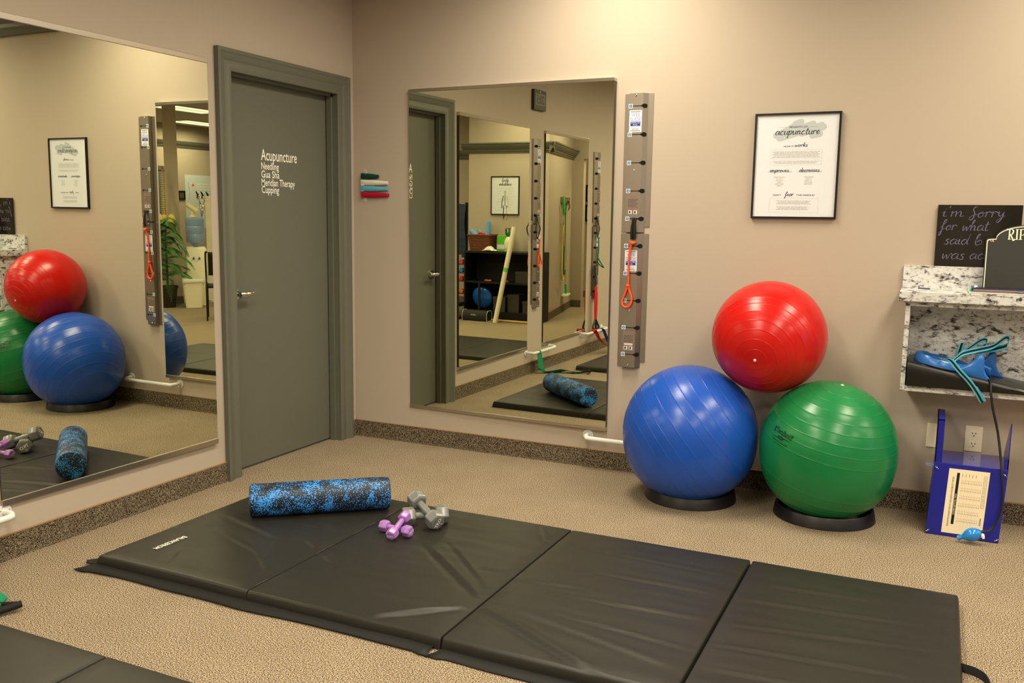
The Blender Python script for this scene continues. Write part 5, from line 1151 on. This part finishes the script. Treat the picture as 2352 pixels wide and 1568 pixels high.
m = MB(); m.prism([(a.x, a.y) for a in (e0-nn, e1-nn, e1+nn, e0+nn)], flat, .03, 1.60); m.build('panel', mat('partition_cream', (226, 218, 196), .7), t, smooth=0)
m = MB(); m.prism([(a.x, a.y) for a in (e0-nn*1.2, e1-nn*1.2, e1+nn*1.2, e0+nn*1.2)], flat, 1.60, 1.63); m.build('cap_rail', WHITEP, t, smooth=0)
for e in (e0+d*.05, e1-d*.05): m = MB(); m.box((e.x-.03, e.y-.03, 0), (e.x+.03, e.y+.03, .03)); m.build('foot', WHITEP, t, smooth=0)
t = thing('chair', 'black tube framed chair on the carpet in front of the waste bin', 'chair', (5.05, -4.30, 0)); c0 = Vector((5.03, -4.33, 0))
ca = lambda u, v, z: c0 + Vector((.66, -.75, 0))*v*-1 + Vector((-.75, -.66, 0))*u + Vector((0, 0, z))
for u in (-.22, .22):
    m = MB(); m.tube(spline([ca(u, .24, .012), ca(u, .20, .45), ca(u, .16, .60), ca(u, .23, .88), ca(u*.9, .25, .90)], 6), .011, 10); m.build('leg', BLACKP, t)
    m = MB(); m.tube(spline([ca(u, -.24, .012), ca(u, -.20, .45), ca(u, .18, .46)], 6), .011, 10); m.build('leg', BLACKP, t)
m = MB(); m.grid(lambda u, v: ca(-.21+.42*u, -.20+.40*v, .465+.012*math.sin(PI*u)*math.sin(PI*v)), 9, 9); o = m.build('seat', BLACKM, t); md = o.modifiers.new('thick', 'SOLIDIFY'); md.thickness = .03
m = MB(); m.grid(lambda u, v: ca(-.19+.38*u, .205+.035*v+.03*math.sin(PI*u)-.02, .60+.30*v), 9, 7); o = m.build('backrest', BLACKM, t); md = o.modifiers.new('thick', 'SOLIDIFY'); md.thickness = .015
t = thing('spine_model', 'cream anatomical spine model on a stand beside the pillar', 'spine model', (6.985, -5.285, 0))
sx, sy = 6.985, -5.285; BN = mat('bone_yellow', (226, 196, 110), .5)
m = MB(); m.lathe([(.16, .002), (.16, .02), (.02, .03)], 24, Matrix.Translation((sx, sy, 0)), caps=(True, True)); m.cyl((sx+.05, sy-.05, .02), (sx+.05, sy-.05, 2.03), .010); m.tube(spline([(sx+.05, sy-.05, 2.02), (sx+.03, sy-.03, 2.05), (sx, sy, 2.02)], 5), .008, 8); m.build('stand', CHROME, t)
m = MB()
for k in range(24):
    q_ = k/23; z = 1.34+.62*q_; off = .035*math.sin(q_*PI*2); s_ = .034-.014*q_
    m.ell((sx-off*.7, sy+off*.7, z), (s_, s_, .009), 8); m.tube([(sx-off*.7-s_*.9, sy+off*.7-s_*.9, z), (sx-off*.7+s_*.9, sy+off*.7+s_*.9, z)], .005, 5)
m.build('vertebrae', BN, t)
m = MB(); m.ell((sx, sy, 1.98), (.02, .02, .022), 8); m.build('top_disc', mat('disc_orange', (224, 96, 44), .5), t)
m = MB(); m.ell((sx-.07, sy-.07, 1.27), (.07, .05, .09), 10); m.ell((sx+.05, sy+.05, 1.27), (.07, .05, .09), 10); m.ell((sx, sy, 1.31), (.04, .04, .05), 8); m.build('pelvis', BN, t)
fr = plane((ROOM_X, 0, 0), (0, -1, 0), (0, 0, 1), (-1, 0, 0))      # far right wall, u = -y
t = thing('wall_banner', 'pale blue information banner on the far wall behind the cooler', 'banner', (ROOM_X, -10.0, 1.0))
m = MB(); m.prism([(9.39, 1.0), (10.85, 1.0), (10.85, 2.09), (9.39, 2.09)], fr, .002, .008); m.build('panel', mat('banner_blue', (206, 216, 226), .5), t, smooth=0)
m = MB()
for k, (u, w_) in enumerate(((9.72, .5), (9.72, .4), (9.72, .5), (9.72, .45))): blur_line(m, lambda a, c2, w=0: fr(a, c2, .009), u, u+w_+.4, 1.90-.055*k, .022, 0, 30+k)
m.add([fr(9.61+.03*math.cos(q*PI/8), 1.885+.03*math.sin(q*PI/8), .009) for q in range(16)], [tuple(range(16))], 1)
for k, u in enumerate((9.68, 9.82, 9.97, 10.12)): m.tube([fr(u, 1.76, .009), fr(u+.05, 1.70, .009), fr(u+.03, 1.62, .009)], [.012, .022, .012], 6, mi=2); m.tube([fr(u+.04, 1.69, .009), fr(u+.10, 1.66, .009)], .010, 6, mi=2)
m.tube(spline([fr(9.47, 1.95, .009), fr(9.50, 1.75, .009), fr(9.46, 1.55, .009), fr(9.42, 1.40, .009)], 6), .006, 5, mi=3); m.build('lettering', [TEXTW, mat('banner_orange', (232, 96, 60), .5), BLACKM, mat('banner_grey', (170, 180, 190), .5)], t, smooth=0)
t = thing('framed_certificate', 'small black framed picture left of the pale blue banner', 'picture', (ROOM_X, -9.28, 1.59))
frame_mesh(fr, 9.185, 9.375, 1.585, 1.765, .03, .02).build('frame', FRAME, t, smooth=0)
m = MB(); m.prism([(9.21, 1.61), (9.35, 1.61), (9.35, 1.74), (9.21, 1.74)], fr, .002, .012); m.build('print', mat('print_olive', (84, 78, 56), .5), t, smooth=0)
dd = bpy.data.objects.new('door_2', None); COL.objects.link(dd); dd.location = (ROOM_X, -8.5, 0); BASE['door_2'] = Vector((ROOM_X, -8.5, 0)); struct(dd)
m = MB(); m.prism([(8.02, .005), (8.90, .005), (8.90, 2.16), (8.02, 2.16)], fr, .001, .03); m.build('door_panel', mat('door_blue_grey', (96, 104, 116), .5), dd, smooth=0)
m = MB()
for a in ((7.94, 0, 8.02, 2.24), (8.90, 0, 8.98, 2.24), (8.02, 2.16, 8.90, 2.24)): m.prism([(a[0], a[1]), (a[2], a[1]), (a[2], a[3]), (a[0], a[3])], fr, .001, .045)
m.build('door_casing', DOORP, dd, smooth=0)
